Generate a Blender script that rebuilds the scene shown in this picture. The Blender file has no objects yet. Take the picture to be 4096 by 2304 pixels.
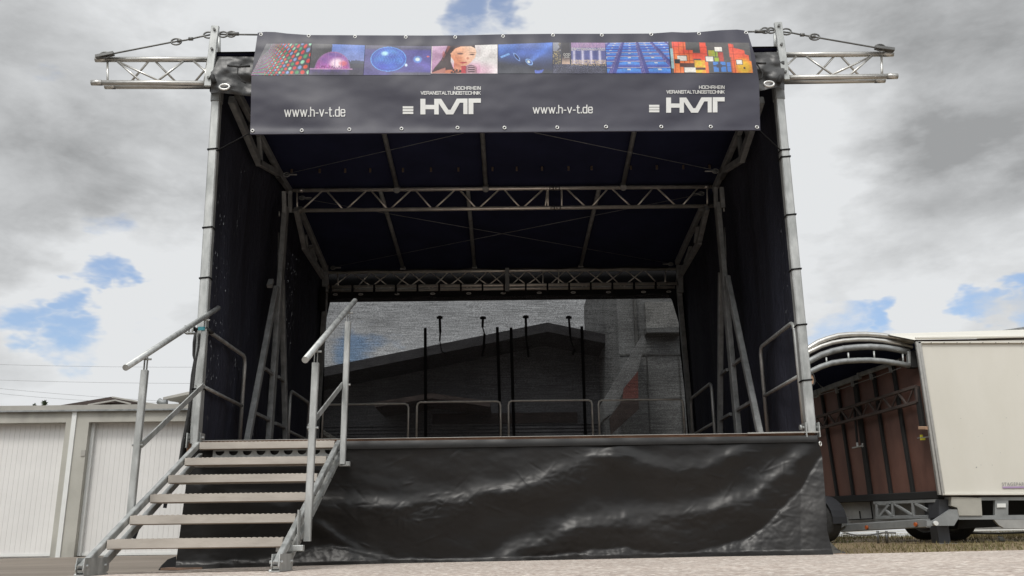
import bpy, bmesh, math, random
import numpy as np
from mathutils import Vector, Matrix
random.seed(7)
C = bpy.context.scene
col = C.collection
# ------------------------------------------------------------------ camera
F_PX, PITCH, YAW, ROLL = 3600.0, 0.27419, 0.0046, -0.0124
CAM = Vector((0.083, -8.09, 0.165))
_r = Vector((math.cos(YAW), -math.sin(YAW), 0))
FW = Vector((math.sin(YAW)*math.cos(PITCH), math.cos(YAW)*math.cos(PITCH), math.sin(PITCH)))
_u = _r.cross(FW)
RT = _r*math.cos(ROLL) + _u*math.sin(ROLL)
UP = -_r*math.sin(ROLL) + _u*math.cos(ROLL)
cd = bpy.data.cameras.new('camera'); cam = bpy.data.objects.new('camera', cd); col.objects.link(cam)
cam.matrix_world = Matrix(((RT.x, UP.x, -FW.x, CAM.x), (RT.y, UP.y, -FW.y, CAM.y), (RT.z, UP.z, -FW.z, CAM.z), (0, 0, 0, 1)))
cd.sensor_width = 36.0; cd.lens = 36.0*F_PX/4096.0
cd.clip_start = 0.05; cd.clip_end = 3000
C.camera = cam
def ray(px, py):
    return (FW*F_PX + RT*(px-2048) - UP*(py-1152)).normalized()
def at(px, py, Y):
    d = ray(px, py); return CAM + d*((Y-CAM.y)/d.y)
def atx(px, py, X):
    d = ray(px, py); return CAM + d*((X-CAM.x)/d.x)
def atl(px, py, A, B, off=0.0):                       # vertical plane through ground points A, B
    n = Vector((B[1]-A[1], -(B[0]-A[0]), 0)).normalized()
    if n.y > 0: n = -n
    d = ray(px, py); P0 = Vector((A[0], A[1], 0)) + n*off
    return CAM + d*((P0-CAM).dot(n)/d.dot(n))
# ------------------------------------------------------------------ world, sun, exposure
SUN_EL, SUN_AZ = math.radians(56), math.radians(205)    # azimuth: 0 = +Y, clockwise
w = bpy.data.worlds.new("World"); C.world = w; w.use_nodes = True
nt = w.node_tree; nt.nodes.clear(); N = nt.nodes; L = nt.links
out = N.new('ShaderNodeOutputWorld'); bg = N.new('ShaderNodeBackground'); L.new(bg.outputs[0], out.inputs[0])
sky = N.new('ShaderNodeTexSky'); sky.sky_type = 'NISHITA'; sky.sun_disc = False
sky.sun_elevation = SUN_EL; sky.sun_rotation = SUN_AZ; sky.air_density = 1.3; sky.dust_density = 0.6
tc = N.new('ShaderNodeTexCoord')
def vm(op, a, b=None, s=None):
    n = N.new('ShaderNodeVectorMath'); n.operation = op
    L.new(a, n.inputs[0]) if not isinstance(a, (tuple, list)) else setattr(n.inputs[0], 'default_value', a)
    if b is not None:
        if isinstance(b, (tuple, list, Vector)): n.inputs[1].default_value = tuple(b)
        else: L.new(b, n.inputs[1])
    if s is not None: n.inputs['Scale'].default_value = s
    return n
def mm(op, a, b=None, c=None, clamp=False):
    n = N.new('ShaderNodeMath'); n.operation = op; n.use_clamp = clamp
    for i, v in enumerate((a, b, c)):
        if v is None: continue
        if isinstance(v, (int, float)): n.inputs[i].default_value = v
        else: L.new(v, n.inputs[i])
    return n.outputs[0]
def mapr(v, a, b, c=0.0, d=1.0, smooth=True):
    n = N.new('ShaderNodeMapRange'); n.interpolation_type = 'SMOOTHSTEP' if smooth else 'LINEAR'
    L.new(v, n.inputs[0]); n.inputs[1].default_value = a; n.inputs[2].default_value = b; n.inputs[3].default_value = c; n.inputs[4].default_value = d
    return n.outputs[0]
def noise(vec, scale, det=6, rough=.55, dist=0.0):
    n = N.new('ShaderNodeTexNoise'); L.new(vec, n.inputs['Vector']); n.inputs['Scale'].default_value = scale
    n.inputs['Detail'].default_value = det; n.inputs['Roughness'].default_value = rough; n.inputs['Distortion'].default_value = dist
    return n
D0 = tc.outputs['Generated']
sq = vm('MULTIPLY', D0, (1.0, 1.0, 2.2)).outputs[0]      # clouds lie in flat layers
wn = noise(sq, 5.5, 5, .6)
wv = vm('SUBTRACT', wn.outputs['Color'], (0.5, 0.5, 0.5)).outputs[0]
wv = vm('SCALE', wv, s=0.22).outputs[0]
DW = vm('ADD', D0, wv).outputs[0]
DW = vm('NORMALIZE', DW).outputs[0]
def blob(px, py, rx):                                    # soft round patch of sky around a direction
    dt = vm('DOT_PRODUCT', DW, ray(px, py)).outputs['Value']
    a = math.atan(rx/F_PX)
    return mapr(dt, math.cos(a*1.35), math.cos(a*.25))
big = noise(sq, 2.3, 7, .6, .3).outputs['Fac']
fine = noise(sq, 9.0, 6, .6, .2).outputs['Fac']
base = mm('ADD', mapr(big, .30, .70, .42, .59), mapr(fine, .3, .7, -.06, .06))
def add(base, lst):
    for px, py, r, amt in lst:
        base = mm('MULTIPLY_ADD', blob(px, py, r), amt, base)
    return base
base = add(base, [(1900, -100, 1000, .20), (2300, 60, 500, .12), (1300, 60, 350, .08), (3250, 500, 340, .15), (3300, 1180, 400, .17), (3900, 1180, 420, .15),
                  (3750, 740, 300, -.11), (3950, 520, 380, -.04), (3500, 1040, 240, -.10), (3350, 60, 350, -.08), (3850, 150, 420, -.12),
                  (170, 420, 420, -.08), (60, 900, 350, -.02), (560, 1330, 420, .13), (150, 1480, 380, .12), (650, 620, 280, -.05), (620, 980, 280, .07), (500, 120, 330, .08),
                  (1750, 1250, 600, .12)])
base = mm('MAXIMUM', base, .29)
base = mm('MINIMUM', base, .66)
sepd = N.new('ShaderNodeSeparateXYZ'); L.new(D0, sepd.inputs[0])                 # unseen sky behind the camera, brightened high and darkened low to shape the light
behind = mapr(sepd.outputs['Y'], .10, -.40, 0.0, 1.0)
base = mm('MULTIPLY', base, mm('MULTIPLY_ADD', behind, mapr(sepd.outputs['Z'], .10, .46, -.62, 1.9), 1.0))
cc = N.new('ShaderNodeCombineXYZ')
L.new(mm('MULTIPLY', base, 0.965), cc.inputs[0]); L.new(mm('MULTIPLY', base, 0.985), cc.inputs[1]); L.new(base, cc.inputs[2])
holes = mapr(noise(vm('ADD', sq, (3.1, .7, 0)).outputs[0], 4.0, 6, .55).outputs['Fac'], .66, .76)
for px, py, r in ((1945, 70, 95), (2080, -20, 80), (390, 1130, 62), (300, 1150, 42), (50, 1290, 84), (190, 1270, 55), (150, 1395, 80), (3370, 1295, 80), (3480, 1262, 50), (3900, 1300, 60), (4060, 1280, 60), (1530, 1395, 105)):
    holes = mm('MAXIMUM', holes, blob(px, py, r))
holes = mm('MULTIPLY', holes, mapr(fine, .30, .56, .15, 1.0), clamp=True)
skm = vm('SCALE', sky.outputs[0], s=0.10).outputs[0]
skm = vm('MULTIPLY', skm, (.62, .85, 1.15)).outputs[0]
mix = N.new('ShaderNodeMix'); mix.data_type = 'RGBA'
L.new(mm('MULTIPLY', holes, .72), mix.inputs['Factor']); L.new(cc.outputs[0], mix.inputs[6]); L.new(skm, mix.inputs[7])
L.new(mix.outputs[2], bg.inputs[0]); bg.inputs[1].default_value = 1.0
sd = bpy.data.lights.new('sun', 'SUN'); sd.energy = 1.5; sd.angle = math.radians(14); sd.color = (1, .965, .91)
so = bpy.data.objects.new('sun', sd); col.objects.link(so)
sdir = Vector((math.sin(SUN_AZ)*math.cos(SUN_EL), math.cos(SUN_AZ)*math.cos(SUN_EL), math.sin(SUN_EL)))
so.rotation_euler = sdir.to_track_quat('Z', 'Y').to_euler(); so.location = (0, 0, 30)
C.view_settings.view_transform = 'Standard'; C.view_settings.look = 'None'; C.view_settings.exposure = 0.28; C.view_settings.gamma = 1
C.render.engine = 'CYCLES'
try: C.cycles.transparent_max_bounces = 24; C.cycles.max_bounces = 8
except Exception: pass
# ------------------------------------------------------------------ materials
def lin(c): return tuple(((x/12.92) if x <= .04045 else ((x+.055)/1.055)**2.4) for x in c)
def material(name, base, rough=.6, metal=0.0, var=0.0, vscale=4.0, vstretch=(1, 1, 1), base2=None, bump=0.0, bscale=30.0, spec=.5, bstretch=None, rvar=0.0):
    m = bpy.data.materials.new(name); m.use_nodes = True
    t = m.node_tree; p = t.nodes['Principled BSDF']
    p.inputs['Roughness'].default_value = rough; p.inputs['Metallic'].default_value = metal
    p.inputs['Specular IOR Level'].default_value = spec
    p.inputs['Base Color'].default_value = (*base, 1)
    co = t.nodes.new('ShaderNodeTexCoord'); mp = t.nodes.new('ShaderNodeMapping'); mp.inputs['Scale'].default_value = vstretch
    t.links.new(co.outputs['Object'], mp.inputs[0])
    if var > 0 or base2:
        n = t.nodes.new('ShaderNodeTexNoise'); n.inputs['Scale'].default_value = vscale; n.inputs['Detail'].default_value = 7; n.inputs['Roughness'].default_value = .62
        t.links.new(mp.outputs[0], n.inputs['Vector'])
        r = t.nodes.new('ShaderNodeMapRange'); r.inputs[1].default_value = .32; r.inputs[2].default_value = .68
        t.links.new(n.outputs['Fac'], r.inputs[0])
        x = t.nodes.new('ShaderNodeMix'); x.data_type = 'RGBA'
        b2 = base2 or tuple(min(1, c*(1+var)) for c in base); b1 = base if base2 else tuple(c*(1-var) for c in base)
        x.inputs[6].default_value = (*b1, 1); x.inputs[7].default_value = (*b2, 1)
        t.links.new(r.outputs[0], x.inputs['Factor']); t.links.new(x.outputs[2], p.inputs['Base Color'])
        if rvar:
            r2 = t.nodes.new('ShaderNodeMapRange'); r2.inputs[1].default_value = .3; r2.inputs[2].default_value = .7; r2.inputs[3].default_value = rough-rvar; r2.inputs[4].default_value = rough+rvar
            t.links.new(n.outputs['Fac'], r2.inputs[0]); t.links.new(r2.outputs[0], p.inputs['Roughness'])
    if bump > 0:
        mp2 = t.nodes.new('ShaderNodeMapping'); mp2.inputs['Scale'].default_value = bstretch or vstretch; t.links.new(co.outputs['Object'], mp2.inputs[0])
        n2 = t.nodes.new('ShaderNodeTexNoise'); n2.inputs['Scale'].default_value = bscale; n2.inputs['Detail'].default_value = 6
        t.links.new(mp2.outputs[0], n2.inputs['Vector'])
        b = t.nodes.new('ShaderNodeBump'); b.inputs['Strength'].default_value = min(1, bump); b.inputs['Distance'].default_value = .01
        t.links.new(n2.outputs['Fac'], b.inputs['Height']); t.links.new(b.outputs[0], p.inputs['Normal'])
    return m
M = {}
M['galv'] = material('galvanised_steel', (.30, .31, .30), .48, .55, vscale=14, base2=(.50, .51, .50), bump=.1, bscale=40, vstretch=(1, 1, .35), rvar=.08)
M['galv_dark'] = material('weathered_steel', (.24, .25, .25), .55, .35, var=.3, vscale=9, bump=.1, bscale=40)
M['alu'] = material('aluminium', (.50, .49, .46), .34, .8, var=.12, vscale=10, bump=.05, bscale=60)
M['alu_in'] = material('aluminium_lifted_inside', (.72, .69, .63), .36, .6, var=.15, vscale=10)  # copy of aluminium, colour lifted to make up for dim light inside
M['tread'] = material('tread_metal', (.36, .325, .285), .5, .3, vscale=5, base2=(.48, .44, .39), bump=.08, bscale=50, vstretch=(.6, 1, 2))
M['steel'] = material('shackle_steel', (.14, .14, .135), .45, .7, var=.3)
M['roof_in'] = material('black_roof_fabric', (.019, .023, .056), .85, 0, var=.2, vscale=2, spec=.2)
M['roof_out'] = material('grey_black_tarp', (.035, .035, .035), .42, 0, var=.25, vscale=3, bump=.4, bscale=6)
M['black'] = material('black_webbing', (.008, .008, .009), .8, 0, spec=.2)
M['rubber'] = material('rubber', (.02, .02, .02), .75, 0, var=.3, vscale=20)
M['banner'] = material('banner_cloth', (.030, .029, .046), .50, 0, var=.06, vscale=2.5, bump=.18, bscale=5, spec=.45)
M['white'] = material('white_print', (.62, .62, .60), .5)
M['eyelet'] = material('eyelet_metal', (.62, .62, .60), .35, .6)
M['wood'] = material('plywood_edge', (.17, .085, .045), .7, 0, var=.4, vscale=14, vstretch=(.5, 1, 3))
M['plank'] = material('plank_wood', (.16, .10, .07), .8, 0, var=.4, vscale=10)
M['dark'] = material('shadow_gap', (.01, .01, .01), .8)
M['teal'] = material('teal_strap', (.03, .20, .24), .6)
M['brass'] = material('brown_alu', (.20, .15, .11), .45, .6)
# setting
M['asphalt'] = material('asphalt', (.15, .125, .10), .9, 0, base2=(.24, .205, .17), vscale=1.2, vstretch=(.3, 1, 1), bump=.5, bscale=60)
M['plaster'] = material('garage_plaster', (.36, .35, .31), .85, 0, base2=(.45, .44, .395), vscale=1.6, bump=.2, bscale=60)
M['fascia'] = material('garage_fascia', (.34, .33, .30), .7, 0, var=.12, vscale=3)
M['door'] = material('garage_door_paint', (.68, .67, .65), .5, 0, var=.04, vscale=2)
M['whitepaint'] = material('white_trim', (.68, .69, .67), .6, 0, var=.05)
M['brown_roof'] = material('brown_roof', (.055, .04, .035), .8, 0, var=.3)
M['hall_roof'] = material('hall_roof', (.045, .044, .048), .8, 0, var=.3)
M['hall_wall'] = material('hall_wall', (.17, .17, .18), .7, 0, var=.2, vscale=2)
M['concrete'] = material('concrete', (.22, .225, .225), .85, 0, var=.2, vscale=1.0, bump=.2)
M['leaf'] = material('leaf', (.04, .06, .025), .7, 0, var=.4, vscale=4)
M['bark'] = material('bark', (.07, .05, .035), .9, 0, var=.3)
M['red'] = material('red_panel', (.16, .055, .045), .7)
M['cream'] = material('trailer_white', (.60, .58, .515), .48, 0, base2=(.64, .62, .56), vscale=1.3, bump=.12, bscale=12, vstretch=(1.3, 1, .5))
M['mahog'] = material('brown_plywood', (.085, .038, .028), .5, 0, base2=(.15, .074, .055), vscale=2.2, vstretch=(1.5, 1.5, .5), bump=.1)
M['chassis'] = material('chassis_grey', (.25, .26, .26), .5, .2, var=.15, vscale=5)
M['beige'] = material('locker_beige', (.36, .35, .31), .6, 0, var=.1)
M['plate'] = material('grey_plate', (.30, .30, .29), .6, 0, var=.2, vscale=3)
M['mud'] = material('mudguard', (.035, .037, .042), .55)
M['amber'] = material('amber_lens', (.45, .10, .02), .3)
M['purple'] = material('purple_print', (.36, .26, .42), .6)
M['greyprint'] = material('grey_print', (.22, .22, .22), .6)
M['yellow'] = material('yellow_sticker', (.55, .50, .03), .5)
M['lightwood'] = material('light_wood', (.42, .27, .18), .7)
M['trunk_grass'] = material('dry_grass', (.13, .09, .045), .9, 0, base2=(.24, .18, .10), vscale=6)

def paving():
    m = bpy.data.materials.new('paving'); m.use_nodes = True; t = m.node_tree; p = t.nodes['Principled BSDF']
    co = t.nodes.new('ShaderNodeTexCoord')
    v = t.nodes.new('ShaderNodeTexVoronoi'); v.inputs['Scale'].default_value = 42; t.links.new(co.outputs['Object'], v.inputs['Vector'])
    n = t.nodes.new('ShaderNodeTexNoise'); n.inputs['Scale'].default_value = 30; n.inputs['Detail'].default_value = 5; t.links.new(co.outputs['Object'], n.inputs['Vector'])
    n2 = t.nodes.new('ShaderNodeTexNoise'); n2.inputs['Scale'].default_value = .9; n2.inputs['Detail'].default_value = 4; t.links.new(co.outputs['Object'], n2.inputs['Vector'])
    sep = t.nodes.new('ShaderNodeSeparateColor'); t.links.new(v.outputs['Color'], sep.inputs[0])
    r = t.nodes.new('ShaderNodeValToRGB'); t.links.new(sep.outputs[0], r.inputs[0])
    e = r.color_ramp.elements; e[0].color = (.30, .23, .19, 1); e[1].color = (.80, .75, .68, 1)
    a = e.new(.35); a.color = (.46, .39, .34, 1); a = e.new(.8); a.color = (.58, .51, .45, 1)
    x = t.nodes.new('ShaderNodeMix'); x.data_type = 'RGBA'; x.blend_type = 'MULTIPLY'; x.inputs['Factor'].default_value = .6
    r2 = t.nodes.new('ShaderNodeMapRange'); r2.inputs[1].default_value = .3; r2.inputs[2].default_value = .7; r2.inputs[3].default_value = .55; r2.inputs[4].default_value = 1.15
    t.links.new(n.outputs['Fac'], r2.inputs[0]); t.links.new(r.outputs[0], x.inputs[6]); t.links.new(r2.outputs[0], x.inputs[7])
    x2 = t.nodes.new('ShaderNodeMix'); x2.data_type = 'RGBA'; x2.blend_type = 'MULTIPLY'; x2.inputs['Factor'].default_value = .5
    r3 = t.nodes.new('ShaderNodeMapRange'); r3.inputs[1].default_value = .3; r3.inputs[2].default_value = .7; r3.inputs[3].default_value = .75; r3.inputs[4].default_value = 1.1
    t.links.new(n2.outputs['Fac'], r3.inputs[0]); t.links.new(x.outputs[2], x2.inputs[6]); t.links.new(r3.outputs[0], x2.inputs[7])
    t.links.new(x2.outputs[2], p.inputs['Base Color']); p.inputs['Roughness'].default_value = .85
    b = t.nodes.new('ShaderNodeBump'); b.inputs['Strength'].default_value = .8; b.inputs['Distance'].default_value = .006
    t.links.new(v.outputs['Distance'], b.inputs['Height']); b.invert = True; t.links.new(b.outputs[0], p.inputs['Normal'])
    return m
M['paving'] = paving()
def curtain_mat(name, dens):
    """opaque black fabric with a few worn pinholes that let daylight through"""
    m = bpy.data.materials.new(name); m.use_nodes = True; t = m.node_tree; p = t.nodes['Principled BSDF']
    p.inputs['Base Color'].default_value = (.029, .031, .045, 1); p.inputs['Roughness'].default_value = .8; p.inputs['Specular IOR Level'].default_value = .2
    co = t.nodes.new('ShaderNodeTexCoord'); mp = t.nodes.new('ShaderNodeMapping'); mp.inputs['Scale'].default_value = (1, 1, .22); t.links.new(co.outputs['Object'], mp.inputs[0])
    n = t.nodes.new('ShaderNodeTexNoise'); n.inputs['Scale'].default_value = 75; n.inputs['Detail'].default_value = 3; t.links.new(mp.outputs[0], n.inputs['Vector'])
    g = t.nodes.new('ShaderNodeMath'); g.operation = 'GREATER_THAN'; g.inputs[1].default_value = .70; t.links.new(n.outputs['Fac'], g.inputs[0])
    n2 = t.nodes.new('ShaderNodeTexNoise'); n2.inputs['Scale'].default_value = 1.6; n2.inputs['Detail'].default_value = 4; t.links.new(mp.outputs[0], n2.inputs['Vector'])
    g2 = t.nodes.new('ShaderNodeMapRange'); g2.inputs[1].default_value = .62-dens; g2.inputs[2].default_value = .70-dens; t.links.new(n2.outputs['Fac'], g2.inputs[0])
    mu = t.nodes.new('ShaderNodeMath'); mu.operation = 'MULTIPLY'; t.links.new(g.outputs[0], mu.inputs[0]); t.links.new(g2.outputs[0], mu.inputs[1])
    mu2 = t.nodes.new('ShaderNodeMath'); mu2.operation = 'MULTIPLY'; mu2.inputs[1].default_value = .32; t.links.new(mu.outputs[0], mu2.inputs[0])
    mp3 = t.nodes.new('ShaderNodeMapping'); mp3.inputs['Scale'].default_value = (1, 1, .3); t.links.new(co.outputs['Object'], mp3.inputs[0])
    n3 = t.nodes.new('ShaderNodeTexNoise'); n3.inputs['Scale'].default_value = 4.5; n3.inputs['Detail'].default_value = 8; n3.inputs['Roughness'].default_value = .65; t.links.new(mp3.outputs[0], n3.inputs['Vector'])
    bp_ = t.nodes.new('ShaderNodeBump'); bp_.inputs['Strength'].default_value = 1; bp_.inputs['Distance'].default_value = .06; t.links.new(n3.outputs['Fac'], bp_.inputs['Height']); t.links.new(bp_.outputs[0], p.inputs['Normal'])
    tr = t.nodes.new('ShaderNodeBsdfTransparent'); mx = t.nodes.new('ShaderNodeMixShader')
    t.links.new(mu2.outputs[0], mx.inputs[0]); t.links.new(p.outputs[0], mx.inputs[1]); t.links.new(tr.outputs[0], mx.inputs[2])
    t.links.new(mx.outputs[0], t.nodes['Material Output'].inputs[0])
    return m
M['curtain_l'] = curtain_mat('black_curtain_worn', .10); M['curtain_r'] = curtain_mat('black_curtain', -.02)
def scrim_mat():
    """open-weave black gauze: part of the light passes between the threads"""
    m = bpy.data.materials.new('black_gauze'); m.use_nodes = True; t = m.node_tree; p = t.nodes['Principled BSDF']
    p.inputs['Base Color'].default_value = (.046, .046, .05, 1); p.inputs['Roughness'].default_value = .85; p.inputs['Specular IOR Level'].default_value = .2
    co = t.nodes.new('ShaderNodeTexCoord')
    def nz(sc, st, det=3):
        mp = t.nodes.new('ShaderNodeMapping'); mp.inputs['Scale'].default_value = st; t.links.new(co.outputs['Object'], mp.inputs[0])
        n = t.nodes.new('ShaderNodeTexNoise'); n.inputs['Scale'].default_value = sc; n.inputs['Detail'].default_value = det; t.links.new(mp.outputs[0], n.inputs['Vector']); return n.outputs['Fac']
    def mr(v, a, b, c, d):
        r = t.nodes.new('ShaderNodeMapRange'); r.inputs[1].default_value = a; r.inputs[2].default_value = b; r.inputs[3].default_value = c; r.inputs[4].default_value = d; t.links.new(v, r.inputs[0]); return r.outputs[0]
    a = mr(nz(60, (1, 1, 1.2), 2), .25, .75, -.13, .13); b = mr(nz(30, (.10, 1, 3), 3), .3, .7, -.09, .09); c = mr(nz(2.2, (.35, 1, 1), 3), .3, .7, .20, .31)
    s = t.nodes.new('ShaderNodeMath'); s.operation = 'ADD'; t.links.new(a, s.inputs[0]); t.links.new(b, s.inputs[1])
    s2 = t.nodes.new('ShaderNodeMath'); s2.operation = 'ADD'; s2.use_clamp = True; t.links.new(s.outputs[0], s2.inputs[0]); t.links.new(c, s2.inputs[1])
    tr = t.nodes.new('ShaderNodeBsdfTransparent'); mx = t.nodes.new('ShaderNodeMixShader')
    t.links.new(s2.outputs[0], mx.inputs[0]); t.links.new(p.outputs[0], mx.inputs[1]); t.links.new(tr.outputs[0], mx.inputs[2])
    t.links.new(mx.outputs[0], t.nodes['Material Output'].inputs[0])
    return m
M['scrim'] = scrim_mat()
M['hem'] = material('black_hem', (.010, .0095, .009), .45, 0, var=.4, vscale=3, bump=.3, bscale=8, spec=.35)
M['skirt'] = material('black_pvc_skirt', (.0055, .0050, .0048), .37, 0, base2=(.011, .0095, .0085), vscale=1.2, bump=.20, bscale=5.5, spec=.31, rvar=.05, bstretch=(1, 1, 1.4))
def vcol_mat():
    m = bpy.data.materials.new('printed_ink'); m.use_nodes = True; t = m.node_tree; p = t.nodes['Principled BSDF']
    a = t.nodes.new('ShaderNodeVertexColor'); a.layer_name = 'ink'; t.links.new(a.outputs[0], p.inputs['Base Color']); p.inputs['Roughness'].default_value = .5
    return m
M['ink'] = vcol_mat()
def plaster_mat():
    """cream plaster with grey dirt runs below the roof edge"""
    m = M['plaster']; t = m.node_tree; p = t.nodes['Principled BSDF']; src = p.inputs['Base Color'].links[0].from_socket
    g = t.nodes.new('ShaderNodeNewGeometry'); sp = t.nodes.new('ShaderNodeSeparateXYZ'); t.links.new(g.outputs['Position'], sp.inputs[0])
    mp = t.nodes.new('ShaderNodeMapping'); mp.inputs['Scale'].default_value = (1, 1, .35); t.links.new(g.outputs['Position'], mp.inputs[0])
    n = t.nodes.new('ShaderNodeTexNoise'); n.inputs['Scale'].default_value = 2.6; n.inputs['Detail'].default_value = 7; t.links.new(mp.outputs[0], n.inputs['Vector'])
    def mr(v, a, b, c=0, d=1):
        r = t.nodes.new('ShaderNodeMapRange'); r.inputs[1].default_value = a; r.inputs[2].default_value = b; r.inputs[3].default_value = c; r.inputs[4].default_value = d; t.links.new(v, r.inputs[0]); return r.outputs[0]
    def ma(op, a, b):
        q = t.nodes.new('ShaderNodeMath'); q.operation = op; t.links.new(a, q.inputs[0])
        if isinstance(b, float): q.inputs[1].default_value = b
        else: t.links.new(b, q.inputs[1])
        return q.outputs[0]
    hi = mr(sp.outputs[2], 1.9, 2.2); lo = mr(sp.outputs[2], .35, .02)
    f = ma('MULTIPLY', ma('MAXIMUM', hi, lo), mr(n.outputs['Fac'], .45, .68, 0, .8))
    x = t.nodes.new('ShaderNodeMix'); x.data_type = 'RGBA'; t.links.new(f, x.inputs['Factor']); t.links.new(src, x.inputs[6]); x.inputs[7].default_value = (.17, .165, .15, 1)
    t.links.new(x.outputs[2], p.inputs['Base Color']); return m
plaster_mat()
# ------------------------------------------------------------------ mesh helpers
ORG = {}
class MB:
    def __init__(s): s.v = []; s.f = []; s.sm = []
    def add(s, vs, fs, smooth=False):
        o = len(s.v); s.v += [Vector(v) for v in vs]; s.f += [tuple(i+o for i in f) for f in fs]; s.sm += [smooth]*len(fs); return s
    def bar(s, a, b, wd, hg, side=None, bev=0.0):
        a = Vector(a); b = Vector(b); d = (b-a).normalized()
        sd = Vector(side) if side is not None else (Vector((0, 0, 1)).cross(d) if abs(d.z) < .95 else Vector((1, 0, 0)))
        sd = (sd - d*sd.dot(d)).normalized(); u = d.cross(sd)
        x, y = sd*wd/2, u*hg/2
        c = min(wd, hg)*.12
        prof = [(-wd/2+c, -hg/2), (wd/2-c, -hg/2), (wd/2, -hg/2+c), (wd/2, hg/2-c), (wd/2-c, hg/2), (-wd/2+c, hg/2), (-wd/2, hg/2-c), (-wd/2, -hg/2+c)]
        vs = [a+sd*p+u*q for p, q in prof]+[b+sd*p+u*q for p, q in prof]
        fs = [(i, (i+1) % 8, 8+(i+1) % 8, 8+i) for i in range(8)]+[tuple(range(7, -1, -1)), tuple(range(8, 16))]
        return s.add(vs, fs)
    def box(s, lo, hi):
        x0, y0, z0 = lo; x1, y1, z1 = hi
        vs = [(x0, y0, z0), (x1, y0, z0), (x1, y1, z0), (x0, y1, z0), (x0, y0, z1), (x1, y0, z1), (x1, y1, z1), (x0, y1, z1)]
        return s.add(vs, [(0, 3, 2, 1), (4, 5, 6, 7), (0, 1, 5, 4), (1, 2, 6, 5), (2, 3, 7, 6), (3, 0, 4, 7)])
    def tube(s, a, b, r, n=12, r2=None): return s.ptube([a, b], r, n, r2)
    def ptube(s, pts, r, n=10, r2=None, closed=False):
        pts = [Vector(p) for p in pts]; k = len(pts); vs = []; prev = None
        for i, p in enumerate(pts):
            if closed: d = (pts[(i+1) % k]-pts[i-1]).normalized()
            else: d = (pts[min(i+1, k-1)]-pts[max(i-1, 0)]).normalized()
            if prev is None:
                x = d.orthogonal().normalized()
            else: x = (prev - d*prev.dot(d)).normalized()
            prev = x; y = d.cross(x); rr = r if r2 is None else r+(r2-r)*i/(k-1)
            vs += [p+x*math.cos(2*math.pi*j/n)*rr+y*math.sin(2*math.pi*j/n)*rr for j in range(n)]
        fs = []
        for i in range(k if closed else k-1):
            i2 = (i+1) % k
            fs += [(i*n+j, i*n+(j+1) % n, i2*n+(j+1) % n, i2*n+j) for j in range(n)]
        s.add(vs, fs, True)
        if not closed:
            o = len(s.v)-len(vs)
            s.f += [tuple(o+j for j in range(n-1, -1, -1)), tuple(o+(k-1)*n+j for j in range(n))]; s.sm += [False]*2
        return s
    def slab(s, pts, thick):                       # flat polygon given by 3-D points, thickened along `thick`
        n = len(pts); t = Vector(thick); pts = [Vector(p) for p in pts]
        vs = pts+[p+t for p in pts]
        return s.add(vs, [tuple(range(n)), tuple(range(2*n-1, n-1, -1))]+[(i, i+n, (i+1) % n+n, (i+1) % n) for i in range(n)])
    def grid(s, fn, nu, nv, smooth=True):
        vs = [fn(i/nu, j/nv) for j in range(nv+1) for i in range(nu+1)]
        return s.add(vs, [(j*(nu+1)+i, j*(nu+1)+i+1, (j+1)*(nu+1)+i+1, (j+1)*(nu+1)+i) for j in range(nv) for i in range(nu)], smooth)
    def build(s, name, m, parent=None, org=None):
        o_ = ORG[parent.name] if parent is not None else Vector(org if org is not None else (0, 0, 0))
        me = bpy.data.meshes.new(name); me.from_pydata([tuple(v-o_) for v in s.v], [], s.f)
        me.polygons.foreach_set('use_smooth', s.sm); me.materials.append(M[m] if isinstance(m, str) else m); me.update()
        ob = bpy.data.objects.new(name, me); col.objects.link(ob)
        if parent is not None: ob.parent = parent
        else: ob.location = o_
        ORG[ob.name] = o_
        return ob
    def recalc(s, ob):
        bm = bmesh.new(); bm.from_mesh(ob.data); bmesh.ops.recalc_face_normals(bm, faces=bm.faces); bm.to_mesh(ob.data); bm.free(); return ob
def tag(o, label=None, cat=None, group=None, kind=None):
    if label: o['label'] = label
    if cat: o['category'] = cat
    if group: o['group'] = group
    if kind: o['kind'] = kind
    return o
def thing(name, label, cat, loc=(0, 0, 0), group=None):
    o = bpy.data.objects.new(name, None); col.objects.link(o); o.location = loc; o.empty_display_size = .2
    ORG[o.name] = Vector(loc); return tag(o, label, cat, group)
def struct(o, kind='structure'): o['kind'] = kind; return o
def ring(mb, c, r, t, nrm, sx=1.0, n=16, m=6):
    nrm = Vector(nrm).normalized(); a = nrm.cross(Vector((0, 0, 1))).normalized(); b = a.cross(nrm)
    mb.ptube([Vector(c)+a*math.cos(2*math.pi*i/n)*r*sx+b*math.sin(2*math.pi*i/n)*r for i in range(n)], t, m, closed=True)
def lerp(a, b, t): return a+(b-a)*t
def interp(tab, x): return float(np.interp(x, [t[0] for t in tab], [t[1] for t in tab]))
def gz(x): return 0.0077*max(-14, min(14, x))
def sm01(t): t = max(0, min(1, t)); return t*t*(3-2*t)
YM, YB = 2.563, 5.15
HZ = 2164.6
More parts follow.
